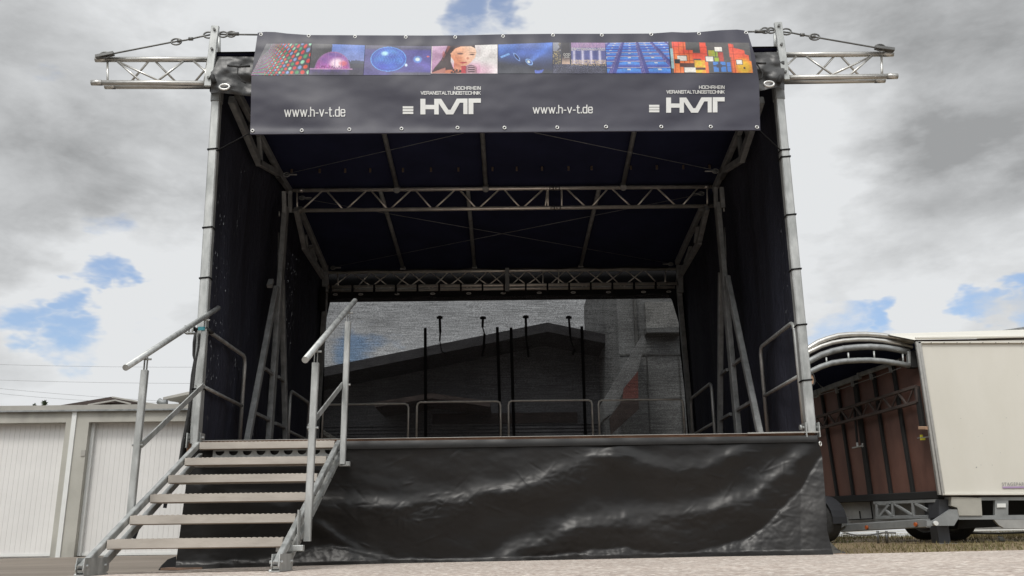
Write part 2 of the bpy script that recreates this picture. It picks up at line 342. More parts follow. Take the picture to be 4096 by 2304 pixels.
# ================================================================== SETTING
def ground_z(x, y):
    z = gz(x) - .022
    if x > 2.0:                                     # weedy bank rises towards the low fence
        z += .095*sm01((y-5)/6.0)*sm01((x-2.0)/1.5)
    else: z += .085*sm01((y-1)/4.5)*sm01((2.0-x)/2.0)
    if y > 30: z -= .3*sm01((y-30)/60)
    return z
xs = [-900, -300, -100, -40]+[(-30+i*.8) for i in range(76)]+[40, 100, 300, 900]
ys = [-300, -60, -20]+[(-12+i*.8) for i in range(56)]+[40, 60, 90, 200, 600, 1500]
g = MB(); nx, ny = len(xs), len(ys)
g.add([(x, y, ground_z(x, y)) for y in ys for x in xs], [(j*nx+i, j*nx+i+1, (j+1)*nx+i+1, (j+1)*nx+i) for j in range(ny-1) for i in range(nx-1)], True)
struct(g.build('ground', 'asphalt'))
# light exaggregate paving in front of the stage; its rear edge runs along the skirt
pv = MB()
edge = [(-1.2, -7.0), (-2.45, -1.3), (-2.30, -.55), (-.6, -.17), (2.9, -.12), (6, .05), (16, .6)]
def edge_y(x): return interp([(-3.2, -3.2), (-2.5, -1.25), (-2.2, -.62), (-.8, -.2), (2.9, -.10), (6, .05), (16, .5)], x)
us = [-3.2+i*.2 for i in range(97)]
vs = []
for x in us:
    for k in range(9): y = lerp(-14, edge_y(x), (k/8)**.5); vs.append((x, y, gz(x)+.004))
for x in us: vs.append((x, edge_y(x), gz(x)-.06))
fs = [(i*9+k, (i+1)*9+k, (i+1)*9+k+1, i*9+k+1) for i in range(len(us)-1) for k in range(8)]
o9 = len(us)*9
fs += [(i*9+8, (i+1)*9+8, o9+i+1, o9+i) for i in range(len(us)-1)]
pv.add(vs, fs); struct(pv.build('paving', 'paving'))
# dry grass and earth on the right, beneath the trailer
gr = MB()
xs2 = [2.2+i*.4 for i in range(50)]; ys2 = [(-.1+i*.4) for i in range(60)]
gr.add([(x, max(y, edge_y(x)+.002), ground_z(x, y)+.012+.012*math.sin(x*7.1+y*3.3)*math.sin(y*5.7-x*2)) for y in ys2 for x in xs2],
       [(j*50+i, j*50+i+1, (j+1)*50+i+1, (j+1)*50+i) for j in range(59) for i in range(49)], True)
struct(gr.build('soil', 'trunk_grass'))
gb = MB(); rg = random.Random(3)
for _ in range(26000):
    x = rg.uniform(2.6, 13); y = rg.uniform(.0, 12.5)
    y = y if rg.random() < .6 else rg.uniform(7.5, 12.5)
    if y < edge_y(x)+.05: continue
    if math.sin(x*2.3+y)*math.sin(y*1.9+x*.7)+rg.uniform(-.6, .8) < -.1: continue
    z = ground_z(x, y)+.005; h = rg.uniform(.02, .075)*(1.5 if y > 8 else 1); a = rg.uniform(0, 6.28); wd = rg.uniform(.004, .009)
    l = Vector((math.cos(a), math.sin(a), 0)); le = Vector((rg.uniform(-.04, .04), rg.uniform(-.04, .04), 0))
    p = Vector((x, y, z)); gb.add([p-l*wd, p+l*wd, p+le+Vector((0, 0, h))], [(0, 1, 2)])
M['grass'] = material('grass_blades', (.22, .165, .08), .85, 0, base2=(.10, .11, .04), vscale=.7)
tag(gb.build('grass', 'grass'), 'dry yellow green grass on the strip beneath the trailer', 'grass', kind='stuff')
# ---------------- garages
GY = 6.0
def G(px, py, y=GY): return at(px, py, y)
gt = thing('garage_row', 'cream concrete garage row with flat grey roof edge and white ribbed doors', 'garage', (-8, GY, 0))
ztop = G(300, 1622).z; zf = G(300, 1644).z; zl = G(300, 1689).z; zb = G(300, 2224).z
strip = (G(296, 1660).x+G(234, 2224).x)/2
xr = (G(259, 1690).x+G(193, 2223).x)/2+.02                # right jamb of the left door
xl = (G(346, 1690).x+G(306, 2220).x)/2                    # left jamb of the middle door
DW_ = 2.42; pitch = xl - strip + DW_ + (strip - xr)
wl = MB(); R0 = .16
x_right = xl+DW_+.42+pitch; xlimR = G(1180, 1700).x
doors = [xr-DW_-pitch, xr-DW_, xl]
xmin = doors[0]-.4; xmax = xl+DW_+.45
xsd = [xmin]
wl.box((xmin, GY, zl), (xmax, GY+.2, zf+.01))
prev = xmin
for d in doors:
    wl.box((prev, GY, zb-.2), (d, GY+.2, zl)); prev = d+DW_
wl.box((prev, GY, zb-.2), (xmax, GY+.2, zl))
wl.box((xmin, GY+.2, zb-.2), (xmin+.15, GY+6, zf)); wl.box((xmax-.15, GY+.2, zb-.2), (xmax, GY+6, zf)); wl.box((xmin+.15, GY+5.85, zb-.2), (xmax-.15, GY+6, zf))
wl.build('wall', 'plaster', gt)
rf = MB().box((xmin-.06, GY-.05, zf), (xmax+.06, GY+6.1, ztop)); rfo = rf.build('roof', 'fascia', gt)
MB().box((xmin-.06, GY-.058, zf-.012), (xmax+.06, GY-.02, zf+.012)).build('drip_edge', 'galv_dark', rfo)
for k, d in enumerate(doors):
    dm = MB(); n = 31; w_ = DW_/n; y0 = GY+R0
    for i in range(n):
        a = d+i*w_
        dm.box((a+.0014, y0, zb-.02), (a+w_-.0014, y0+.03, zl+.05))
    dm.box((d, y0+.005, zb-.02), (d+DW_, y0+.05, zl+.05))
    do = dm.build('garage_door', 'door', gt)
    fr = MB(); fr.box((d, GY+.10, zb), (d+.05, y0-.002, zl)).box((d+DW_-.05, GY+.10, zb), (d+DW_, y0-.002, zl)); fr.box((d+.05, y0-.02, zb), (d+DW_-.05, y0-.004, zb+.035))
    fr.build('door_frame', 'whitepaint', do)
sp = MB()
for sx in (strip-.03-pitch, strip-.03, strip-.03+pitch): sp.box((sx, GY-.02, zb-.05), (sx+.07, GY+.01, zf-.005))
sp.build('joint_strip', 'whitepaint', gt)
p_ = G(333, 1812); MB().box((p_.x-.03, GY-.012, p_.z-.045), (p_.x+.035, GY, p_.z+.045)).build('number_plate', 'fascia', gt)
# ---------------- houses behind the garages
def gable_house(name, label, apex, le, ri, Y, depth, over, wallz, wmat, rmat, thick=.25, wy=None):
    t = thing(name, label, 'house', (apex.x, Y, 0))
    A, B, Cc = Vector(apex), Vector(le), Vector(ri)
    r = MB(); dn = Vector((0, 0, -thick)); dp = Vector((0, depth, 0))
    for P, Q in ((B, A), (A, Cc)):
        r.add([P, Q, Q+dn, P+dn, P+dp, Q+dp, Q+dn+dp, P+dn+dp], [(0, 3, 2, 1), (4, 5, 6, 7), (0, 1, 5, 4), (3, 7, 6, 2), (0, 4, 7, 3), (1, 2, 6, 5)])
    r.build('roof', rmat, t)
    yo = Y+over; dn2 = Vector((0, over, -thick+.002)); ins = .08
    b = B.lerp(A, ins)+dn2; c = Cc.lerp(A, ins)+dn2; a = A+dn2
    ww = MB(); pts = [a, b, Vector((b.x, yo, wallz)), Vector((c.x, yo, wallz)), c]
    ww.slab(pts, (0, depth-2*over, 0)); ww.recalc(ww.build('wall', wmat, t))
    return t
hA = gable_house('brown_roof_house', 'dark brown gabled roof peeping over the garages', at(444, 1587, 20), at(180, 1631, 20), at(680, 1634, 20), 20, 9, .9, 0, 'brown_roof', 'brown_roof', .18)
q = MB(); q.bar(at(448, 1588.5, 19.9), at(630, 1620, 19.9), .04, .05); q.bar(at(352, 1620, 19.9), at(462, 1601, 19.9), .04, .05); q.bar(at(462, 1601, 19.9), at(524, 1616, 19.9), .04, .05)
q.build('roof_trim', 'fascia', hA)
hB = thing('eaves_house', 'pale house with overhanging eaves and gutter beside the left stage post', 'house', at(720, 1640, 9))
r = MB(); a0, a1, b0, b1 = at(652, 1589, 9), at(652, 1599, 9), at(900, 1534, 9), at(900, 1546, 9)
r.add([a0, b0, b1, a1]+[v+Vector((.5, 5, .3)) for v in (a0, b0, b1, a1)], [(0, 1, 2, 3), (7, 6, 5, 4), (0, 4, 5, 1), (3, 2, 6, 7), (0, 3, 7, 4)]); r.recalc(r.build('roof', 'fascia', hB))
MB().box((at(662, 1600, 9).x, 9.7, 0), (at(900, 1600, 9).x, 13, at(700, 1606, 9.7).z)).build('wall', 'brown_roof', hB)
MB().ptube([at(634, 1603, 8.9), at(650, 1612, 8.9), at(668, 1610, 8.9)], .06, 8).build('gutter', 'galv_dark', hB)
def conifer(px, py, Y, wpx, lab):
    top = at(px, py, Y); h = top.z; wd = (at(px+wpx, py, Y)-top).length/2
    t = thing('conifer_tree', lab, 'tree', (top.x, Y, 0), 'treetops above the garages'); rr = random.Random(px)
    MB().ptube([(top.x, Y, 0), (top.x+.05, Y, h*.5), (top.x, Y, h*.97)], .16, 8, .02).build('trunk', 'bark', t)
    cr = MB()
    for k in range(2600):
        f = rr.random()**.8; z = h*(1-.75*f); ra = wd*(.18+1.2*f*1.4)*rr.random()**.5*(1+.25*math.sin(k*.7)); an = rr.uniform(0, 6.28)
        c = Vector((top.x+math.cos(an)*ra, Y+math.sin(an)*ra, z-ra*.25)); s_ = rr.uniform(.06, .16)
        d1 = Vector((rr.uniform(-1, 1), rr.uniform(-1, 1), rr.uniform(-.3, 1))).normalized()*s_; d2 = d1.orthogonal().normalized()*s_*.45
        cr.add([c-d2, c+d2, c+d1*1.3], [(0, 1, 2)])
    cr.build('crown', 'leaf', t)
conifer(138, 1615, 40, 34, 'small dark treetop left of its taller twin behind the garages')
conifer(179, 1605, 40, 30, 'taller dark treetop beside the brown gabled roof')
for k, ((xa, ya), (xb, yb), lab) in enumerate((((0, 1455), (773, 1469), 'thin overhead wire highest of four above the garages'), ((0, 1517), (773, 1534), 'overhead wire second from the top above the garages'),
                                 ((0, 1551), (624, 1603), 'sloping overhead wire third from the top above the garages'), ((0, 1571), (400, 1605), 'lowest overhead wire close above the garage roof'))):
    A = at(xa, ya, 30); B = at(xb, yb, 30); d = B-A; A2 = A-d*1.2; B2 = B+d*.9
    MB().ptube([A2.lerp(B2, i/14)+Vector((0, 0, -1.2*(i/14)*(1-i/14)+.25)) for i in range(15)], .006, 5).build('overhead_wire', 'galv_dark', org=A2)
    o = col.objects[-1]; tag(o, lab, 'cable', 'overhead wires above the garages')
# ---------------- hall behind the back gauze
YH = 12.5
hall = gable_house('gabled_hall', 'wide grey hall with overhanging gable roof seen through the back gauze', at(2189, 1290, YH), at(900, 1548, YH), at(2508, 1354, YH), YH, 16, 1.6, -.3, 'hall_wall', 'hall_roof', .22)
hall['category'] = 'building'
cl = MB()
for i in range(34):
    z = .1+i*.085; a = at(1250, 1700, YH+1.58); b = at(2430, 1700, YH+1.58); cl.box((a.x, YH+1.55, z), (b.x, YH+1.602, z+.045))
cl.build('cladding', 'hall_wall', hall)
pr = MB(); A = at(1725, 1572, YH-.2); B = at(1500, 1608, YH-.2); Cc = at(1960, 1606, YH-.2)
for P, Q in ((B, A), (A, Cc)): pr.slab([P, Q, Q-Vector((0, 0, .12)), P-Vector((0, 0, .12))], (0, 1.7, 0))
pr.recalc(pr.build('porch_roof', 'brown_roof', hall))
a = at(1730, 1655, YH+1.5); b = at(2310, 1690, YH+1.5); MB().box((a.x, YH+1.5, b.z), (b.x, YH+1.54, a.z)).build('door_lintel', 'brown_roof', hall)
# ---------------- light concrete building at the right behind the gauze
YC = 10.0
cb = thing('concrete_building', 'pale concrete building with outside stair behind the right end of the gauze', 'building', at(2600, 2150, YC))
def Cp(x, y, yy=YC): return at(1250+x*.6017, 1160+y*.6017, yy)
a = Cp(2020, 0); b = Cp(3050, 1600); zt_ = at(2600, 850, YC).z
MB().box((a.x, YC, -.2), (b.x, YC+8, zt_)).build('wall', 'concrete', cb)
MB().box((Cp(2125, 0).x, YC-.10, Cp(2140, 390).z), (Cp(2143, 0).x, YC-.01, zt_)).build('drain_pipe', 'steel', cb)
a = Cp(2205, 90); b = Cp(2430, 265); MB().box((a.x, YC-.12, b.z), (b.x, YC-.004, a.z)).build('dark_panel', 'plate', cb)
a = Cp(2205, 272); b = Cp(2440, 302); MB().box((a.x, YC-.3, b.z), (b.x, YC-.004, a.z)).build('ledge', 'concrete', cb)
a = Cp(2040, 428); b = Cp(2470, 434); s_ = MB().box((a.x, YC-.02, b.z), (b.x, YC-.003, a.z))
for xx in (2217, 2428): s_.box((Cp(xx, 434).x, YC-.02, Cp(xx, 960).z), (Cp(xx+7, 434).x, YC-.003, Cp(xx, 434).z-.02))
s_.build('wall_joint', 'steel', cb)
st = MB().slab([Cp(1930, 745, YC-1), Cp(2195, 295, YC-1), Cp(2215, 330, YC-1), Cp(2160, 545, YC-1), Cp(2040, 720, YC-1), Cp(1990, 820, YC-1), Cp(1935, 860, YC-1)], (0, .9, 0)); st.recalc(st.build('outside_stair', 'concrete', cb))
st = MB().slab([Cp(2163, 540, YC-1.15), Cp(2167, 720, YC-1.15), Cp(2062, 725, YC-1.15), Cp(2072, 650, YC-1.15)], (0, .1, 0)); st.recalc(st.build('stair_panel', 'red', cb))
st = MB().slab([Cp(2062, 728, YC-1.15), Cp(2167, 722, YC-1.15), Cp(2172, 790, YC-1.15), Cp(1985, 960, YC-1.15), Cp(1975, 850, YC-1.15)], (0, .1, 0)); st.recalc(st.build('stair_underside', 'brown_roof', cb))
# ================================================================== TRAILER on the right
TY = 6.0
PA = at(3768, 2100, TY+.25); PB = at(3225, 2100, 9.6)
def W1(x, y, off=0.0): return atl(3150+x*.4486, 1250+y*.4486, PA, PB, off)     # upper picture region
def W2(x, y, off=0.0): return atl(3150+x*.3672, 1850+y*.3672, PA, PB, off)     # lower picture region
def T1(x, y, Y=TY): return at(3150+x*.4486, 1250+y*.4486, Y)
def T2(x, y, Y=TY): return at(3150+x*.3672, 1850+y*.3672, Y)
tr = thing('show_trailer', 'cream stage trailer standing open with brown plywood inside at the right edge', 'trailer', (5.5, 6.2, 0))
wnrm = Vector((PB.y-PA.y, -(PB.x-PA.x), 0)).normalized()
if wnrm.y > 0: wnrm = -wnrm
pn = MB(); q = [T1(1165, 262), T1(3300, 262), T2(3800, 349), T2(1690, 352)]; q[1].z = q[0].z+.03; q[2].x = q[1].x
pn.slab(q, (0, .08, 0)); pno = pn.build('side_panel', 'cream', tr); pn.recalc(pno)
ed = MB(); ed.bar(T1(1172, 258, TY-.01), T2(1694, 356, TY-.01), .05, .05); ed.bar(T1(1150, 262, TY-.005), T2(1655, 352, TY-.005), .045, .05)
ed.build('edge_profile', 'alu', pno)
ed = MB(); ed.bar(T1(1165, 268, TY-.02), T1(3300, 262, TY-.02), .03, .03); ed.bar(T2(1690, 346, TY-.02), T2(3800, 340, TY-.02), .03, .03); ed.build('trim_rail', 'cream', pno)
sp_ = MB(); rs = random.Random(11)
for x, y, q_ in ((1545, 945, 5), (1950, 940, 5), (1685, 1380, 8), (1725, 1360, 5), (1700, 1105, 4), (1825, 1360, 5), (1740, 1080, 4), (1350, 700, 3), (1480, 1210, 3), (2050, 560, 3), (1900, 1250, 4)):
    c = T1(x, y, TY-.003); n_ = 7; sp_.add([c+Vector((math.cos(i*6.283/n_)*q_*.0013*rs.uniform(.7, 1.3), 0, math.sin(i*6.283/n_)*q_*.0013*rs.uniform(.6, 1.2))) for i in range(n_)], [tuple(range(n_))])
sp_.build('dirt_speck', 'plate', pno)
rv = MB()
for k in range(14):
    p = T1(1280+k*115, 270, TY-.03); rv.tube(p, p+Vector((0, -.01, 0)), .008, 8)
rv.build('rivet', 'steel', pno)
# lettering helper -------------------------------------------------
def text_verts(s, squeeze=1.0):
    cu = bpy.data.curves.new('t', 'FONT'); cu.body = s; cu.resolution_u = 4; cu.space_character = squeeze
    ob = bpy.data.objects.new('t', cu); col.objects.link(ob); dg = bpy.context.evaluated_depsgraph_get(); dg.update()
    me = bpy.data.meshes.new_from_object(ob.evaluated_get(dg))
    vs = [tuple(v.co) for v in me.vertices]; fs = [tuple(p.vertices) for p in me.polygons]
    bpy.data.objects.remove(ob); bpy.data.curves.remove(cu); bpy.data.meshes.remove(me)
    x0 = min(v[0] for v in vs); x1 = max(v[0] for v in vs); y0 = min(v[1] for v in vs); y1 = max(v[1] for v in vs)
    return [((v[0]-x0)/(x1-x0), (v[1]-y0)/(y1-y0)) for v in vs], fs
tv, tf = text_verts('STAGEPARTNER', 1.08)
A0 = T2(2340, 256, TY-.012); hA_ = (T2(2340, 218, TY-.012)-A0).z; wA = (T2(2576, 256, TY-.012).x-A0.x)*12/7.6
lt = MB(); lt.add([(A0.x+u*wA, TY-.012, A0.z+v*hA_) for u, v in tv], tf); lt.build('lettering', 'greyprint', pno)
a = T2(2342, 262, TY-.01); b = T2(2342, 282, TY-.01); MB().box((a.x, TY-.012, b.z), (a.x+wA, TY-.002, a.z)).build('purple_stripe', 'purple', pno)
# brown wall
bw = MB(); c4 = [W1(1190, 330), W1(120, 770), W2(380, 400), W2(1650, 345)]
bw.slab(c4, -wnrm*.06); bwo = bw.build('plywood_wall', 'mahog', tr); bw.recalc(bwo)
rb = MB()
for (tx, ty, bx, by, wd) in ((305, 740, 545, 385, .05), (445, 665, 720, 375, .055), (600, 605, 905, 365, .10), (765, 545, 1130, 350, .06), (940, 480, 1370, 335, .07)):
    rb.bar(W1(tx, ty, .03), W2(bx, by, .03), wd, .05, side=(PA-PB).normalized())
rb.build('wall_rib', 'dark', bwo)
rb = MB()
for (tx, ty, bx, by) in ((430, 665, 445, 720), (575, 605, 585, 660), (740, 545, 752, 600), (912, 480, 925, 535), (262, 690, 268, 750)): rb.bar(W1(tx, ty, .07), W1(bx, by, .07), .05, .04)
rb.build('rib_cap', 'galv_dark', bwo)
MB().bar(W2(380, 412, .03), W2(1660, 352, .03), .10, .12, side=wnrm).build('floor_rail', 'dark', tr)
b = MB(); b.bar(W1(120, 762, .05), W1(640, 572, .05), .06, .09, side=wnrm); b.bar(W1(640, 556, .07), W1(1010, 432, .07), .06, .07, side=wnrm); b.bar(W1(632, 540, .08), W1(645, 592, .08), .06, .06)
b.build('top_rail', 'galv_dark', tr)
tw = MB(); tp = (W1(150, 970, .18), W1(1150, 660, .18)); bt = (W1(160, 1068, .18), W1(1160, 798, .18))
tw.bar(*tp, .05, .05).bar(*bt, .05, .05)
for k in range(7):
    a, c = k/7, (k+.5)/7; u = tp[0].lerp(tp[1], .12+.86*a); v = bt[0].lerp(bt[1], .12+.86*c); x = tp[0].lerp(tp[1], min(1, .12+.86*(k+1)/7))
    tw.bar(u, v, .035, .035).bar(v, x, .022, .022)
tw.bar(tp[1], bt[1], .05, .05)
tw.build('stowed_truss', 'brown_roof', tr)
b = MB(); b.bar(W1(1150, 660, .16), W1(1205, 1015, .16), .09, .06, side=(PA-PB).normalized()); b.build('hanging_leg', 'dark', tr); b = MB(); b.bar(W1(595, 850, .14), W1(622, 1160, .14), .035, .03, side=(PA-PB).normalized()); b.build('hanging_rod', 'dark', tr)
b = MB(); b.bar(W1(585, 1208, .2), W1(668, 1190, .2), .05, .02); b.bar(W1(620, 1160, .2), W1(625, 1195, .2), .03, .03); b.bar(W1(668, 1165, .2), W1(668, 1200, .2), .02, .02); b.build('leg_foot', 'galv', tr)
b = MB(); b.bar(W1(1185, 1030, .2), W1(1250, 1030, .2), .05, .08, side=(0, 0, 1)); b.build('wooden_block', 'lightwood', tr)
b = MB(); b.slab([W1(1180, 1090, .12), W1(1203, 1090, .12), W1(1205, 1112, .12), W1(1225, 1115, .12), W1(1225, 1138, .12), W1(1183, 1138, .12)], -wnrm*.01); b.recalc(b.build('sticker', 'yellow', tr))
b = MB(); b.bar(W1(1160, 1120, .2), W1(1255, 1110, .2), .012, .012); b.build('latch_pin', 'galv_dark', tr)
b = MB(); b.ptube([W1(x, y, .14) for x, y in ((215, 755), (500, 672), (800, 570), (1010, 492))], .006, 5); b.ptube([W1(x, y, .2) for x, y in ((300, 680), (290, 725), (262, 752), (230, 758))], .012, 6); b.ptube([W1(x, y, .2) for x, y in ((240, 590), (300, 660), (330, 672))], .008, 5)
b.build('cable', 'galv_dark', tr)
# arched roof
arcs = [([(120, 372), (190, 318), (270, 268), (350, 236), (450, 208), (560, 197), (700, 195), (850, 206), (990, 232), (1120, 262)], .045, 'alu'),
        ([(120, 405), (200, 350), (300, 302), (400, 270), (500, 252), (620, 243), (740, 243), (860, 255), (990, 280), (1110, 316)], .038, 'alu'),
        ([(120, 480), (200, 432), (300, 378), (400, 345), (500, 322), (620, 310), (740, 305), (860, 312), (980, 330), (1080, 352)], .05, 'galv_dark'),
        ([(120, 575), (200, 530), (300, 482), (400, 450), (500, 435), (620, 427), (740, 425), (860, 434), (980, 452), (1090, 474)], .045, 'galv_dark')]
for k, (pts, rad, m) in enumerate(arcs):
    MB().ptube([T1(x, y, TY+.35-.04*k) for x, y in pts], rad, 8).build('roof_bow', m, tr)
vm_ = MB()
for x, y0, y1 in ((345, 400, 468), (541, 360, 432), (770, 345, 426), (1027, 370, 455)): vm_.tube(T1(x, y0, TY+.25), T1(x+6, y1, TY+.25), .015, 6)
vm_.bar(T1(1075, 350, TY+.25), T1(1088, 480, TY+.25), .05, .09)
vm_.build('bow_strut', 'galv', tr)
ap = arcs[0][0]; base_pts = [T1(x, y, TY+.36) for x, y in ap]
rc = MB(); n = len(base_pts)
rpts = [T1(x, y, TY+.36) for x, y in ap]
far = [p+Vector((.0, 5.0, .0)) for p in rpts]; low = [p-Vector((0, 0, .04)) for p in rpts]; lowf = [p-Vector((0, 0, .04)) for p in far]
rc.add(rpts+far, [(i, i+1, n+i+1, n+i) for i in range(n-1)], True); rc.add(low+lowf, [(i, n+i, n+i+1, i+1) for i in range(n-1)], True)
rc.build('arched_tarp', 'roof_in', tr)
ic = MB(); ic.slab([W1(100, 775, -.12), W1(1210, 330, -.12), W1(1175, 235, -.12), W1(1000, 225, -.12), W1(850, 213, -.12), W1(560, 205, -.12), W1(350, 245, -.12), W1(190, 320, -.12), W1(100, 390, -.12)], -wnrm*.05); ic.recalc(ic.build('roof_dark_sheet', 'roof_in', tr))  # dark sheet added to close the sky gap and stand for roof darkness
rr2 = MB(); s0 = [(860, 192), (1000, 222), (1130, 250)]; 
A1, A2 = T1(850, 193, TY+.3), T1(1135, 238, TY-.02)
q = [T1(1130, 244), T1(3300, 200), T1(3300, 118, TY+1.2), T1(1130+720, 160, TY+1.2), T1(870, 190, TY+.4), T1(930, 205, TY+.2)]
rr2.add(q, [tuple(range(len(q)))]); rr2.build('roof_skin', 'cream', tr)
MB().bar(T1(1140, 228, TY-.03), T1(3300, 200, TY-.03), .03, .03).build('gutter', 'cream', tr)
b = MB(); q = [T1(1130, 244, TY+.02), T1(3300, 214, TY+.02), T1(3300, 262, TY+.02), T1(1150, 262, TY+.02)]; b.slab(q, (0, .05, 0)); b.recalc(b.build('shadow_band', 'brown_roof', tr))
b = MB(); b.slab([T1(1098, 350, TY+.2), T1(1150, 330, TY+.2), T1(1165, 488, TY+.2), T1(1098, 488, TY+.2)], (0, .15, 0)); b.recalc(b.build('hinge_box', 'dark', tr))
b = MB(); ring(b, T1(220, 595, TY-.3), .09, .012, (0, -1, 0), sx=.42); ob_ = b.build('hose_ring', 'rubber', tr)
b = MB(); p = T1(218, 595, TY-.29); nn = 14; b.slab([p+Vector((math.cos(i*2*math.pi/nn)*.036, 0, math.sin(i*2*math.pi/nn)*.085)) for i in range(nn)], (0, .03, 0)); b.recalc(b.build('end_cap', 'lightwood', ob_))
# undercarriage
b = MB(); b.slab([W2(430, 425, -.1), W2(1560, 395, -.1), W2(1560, 640, -.1), W2(430, 690, -.1)], -wnrm*.04); b.recalc(b.build('chassis_plate', 'plate', tr))
b = MB()
for x0, y0, x1, y1 in ((580, 450, 588, 560), (785, 530, 795, 610), (905, 430, 930, 610), (665, 625, 930, 612)): b.bar(W2(x0, y0, -.06), W2(x1, y1, -.06), .02, .02)
b.build('plate_seam', 'dark', tr)
b = MB()
for x0, y0, x1, y1, wd in ((945, 440, 1640, 415, .055), (970, 600, 1532, 592, .055), (975, 440, 978, 600, .05), (1147, 435, 1150, 600, .045), (1365, 425, 1375, 596, .045), (1165, 452, 1372, 580, .04), (1395, 445, 1530, 520, .05), (1000, 460, 1085, 460, .02), (1110, 460, 1010, 580, .045), (1075, 520, 1140, 580, .045)):
    b.bar(W2(x0, y0, .05), W2(x1, y1, .05), wd, .04, side=(0, 0, 1))
b.build('frame_lattice', 'chassis', tr)
b = MB(); b.slab([W2(1535, 450, .05), W2(1640, 440, .05), W2(1640, 650, .05), W2(1535, 640, .05)], -wnrm*.3); b.slab([T2(1650, 400, TY+.1), T2(1780, 400, TY+.1), T2(1780, 560, TY+.1), T2(1650, 600, TY+.1)], (0, .5, 0)); b.recalc(b.build('coupling', 'mud', tr))
b = MB(); b.bar(W2(600, 715, .25), W2(1530, 660, .25), .13, .10, side=(0, 0, 1)); b.slab([W2(585, 740, .25), W2(585, 690, .25), W2(625, 590, .25), W2(665, 600, .25), W2(665, 690, .25)], wnrm*.08); cho = b.build('side_beam', 'chassis', tr); b.recalc(cho)
for x, y in ((868, 707), (1402, 674)):
    c = W2(x, y, .31); MB().tube(c, c+wnrm*.025, .032, 12).build('side_marker', 'amber', cho)
b = MB(); b.slab([T2(1518, 690, TY+.0), T2(1518, 632), T2(1590, 632), T2(1775, 510), T2(1850, 512), T2(1868, 600), T2(1815, 688)], (0, .06, 0)); b.recalc(b.build('corner_bracket', 'chassis', tr))
p = T2(1605, 662, TY-.01); MB().tube(p, p+Vector((0, -.05, 0)), .035, 10).build('bracket_bolt', 'whitepaint', tr)
b = MB(); b.slab([T2(1785, 375), T2(2110, 385), T2(2122, 578), T2(1868, 578), T2(1850, 490), T2(1785, 470)], (0, .4, 0)); b.recalc(b.build('locker', 'beige', tr))
b = MB(); b.bar(T2(1640, 372, TY+.3), T2(3800, 358, TY+.3), .12, .10, side=(0, 1, 0)); b.build('sill_beam', 'brown_roof', tr)
b = MB()
b.slab([T2(1860, 580, TY+.02), T2(3800, 555, TY+.02), T2(3800, 612, TY+.02), T2(1830, 622, TY+.02)], (0, .06, 0)); b.slab([T2(2100, 378, TY+.02), T2(3800, 372, TY+.02), T2(3800, 408, TY+.02), T2(2100, 412, TY+.02)], (0, .06, 0))
b.slab([T2(2262, 411, TY+.02), T2(2405, 409, TY+.02), T2(2405, 572, TY+.02), T2(2262, 575, TY+.02)], (0, .06, 0)); b.slab([T2(2900, 409, TY+.02), T2(3800, 409, TY+.02), T2(3800, 565, TY+.02), T2(2900, 570, TY+.02)], (0, .06, 0))
b.recalc(b.build('chassis_rail', 'chassis', tr))
b = MB(); b.slab([T2(2280, 447, TY+.01), T2(2375, 446, TY+.01), T2(2375, 489, TY+.01), T2(2280, 490, TY+.01)], (0, -.01, 0)); b.recalc(b.build('type_plate', 'whitepaint', tr))
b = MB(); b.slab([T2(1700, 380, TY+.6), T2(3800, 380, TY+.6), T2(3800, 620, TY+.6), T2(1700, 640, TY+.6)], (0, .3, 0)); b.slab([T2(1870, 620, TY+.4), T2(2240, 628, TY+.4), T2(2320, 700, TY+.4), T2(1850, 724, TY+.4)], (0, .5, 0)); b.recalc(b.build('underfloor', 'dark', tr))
b = MB(); b.slab([T2(2250, 622), T2(3800, 615), T2(3800, 722), T2(2360, 716), T2(2300, 680)], (0, .05, 0)); b.recalc(b.build('lower_rail', 'plate', tr))
def wheel(c, ax, R, wd, lab=None):
    ax = Vector(ax).normalized(); t = MB(); n = 32
    a = ax.cross(Vector((0, 0, 1))).normalized(); u = Vector((0, 0, 1))
    prof = [(.62, -.5), (.9, -.5), (.985, -.38), (1, -.2), (1, .2), (.985, .38), (.9, .5), (.62, .5)]
    vs = [c+ax*(q*wd)+(a*math.cos(2*math.pi*i/n)+u*math.sin(2*math.pi*i/n))*R*p for i in range(n) for p, q in prof]; m_ = len(prof)
    t.add(vs, [(i*m_+j, i*m_+j+1, ((i+1) % n)*m_+j+1, ((i+1) % n)*m_+j) for i in range(n) for j in range(m_-1)], True)
    ty = t.build('wheel', 'rubber', tr); t.recalc(ty)
    r = MB(); prof = [(.64, -.42), (.6, -.30), (.30, -.22), (.26, -.36), (.0, -.38)]
    vs = [c+ax*(q*wd)+(a*math.cos(2*math.pi*i/n)+u*math.sin(2*math.pi*i/n))*R*p for i in range(n) for p, q in prof]; m_ = len(prof)
    r.add(vs, [(i*m_+j, i*m_+j+1, ((i+1) % n)*m_+j+1, ((i+1) % n)*m_+j) for i in range(n) for j in range(m_-1)], True)
    for k in range(8):
        an = k*math.pi/4; pc = c-ax*wd*.3+(a*math.cos(an)+u*math.sin(an))*R*.42; r.tube(pc, pc-ax*.03, .016, 6)
    r.recalc(r.build('rim', 'galv_dark', ty)); return ty
wc = at(3284, 2100, 7.6); R_ = .36; wc.z = R_+ground_z(wc.x, 7.6)+.02
wheel(wc, (.86, .50, 0), R_, .28)
wc2 = at(3808, 2100, 7.0); wc2.z = R_+ground_z(wc2.x, 7)+.02
wheel(wc2, (.3, .95, 0), R_, .3)
wc3 = at(3695, 2100, 7.8); wc3.z = .33+ground_z(wc3.x, 7.8)+.02; wheel(wc3, (.3, .95, 0), .33, .3)
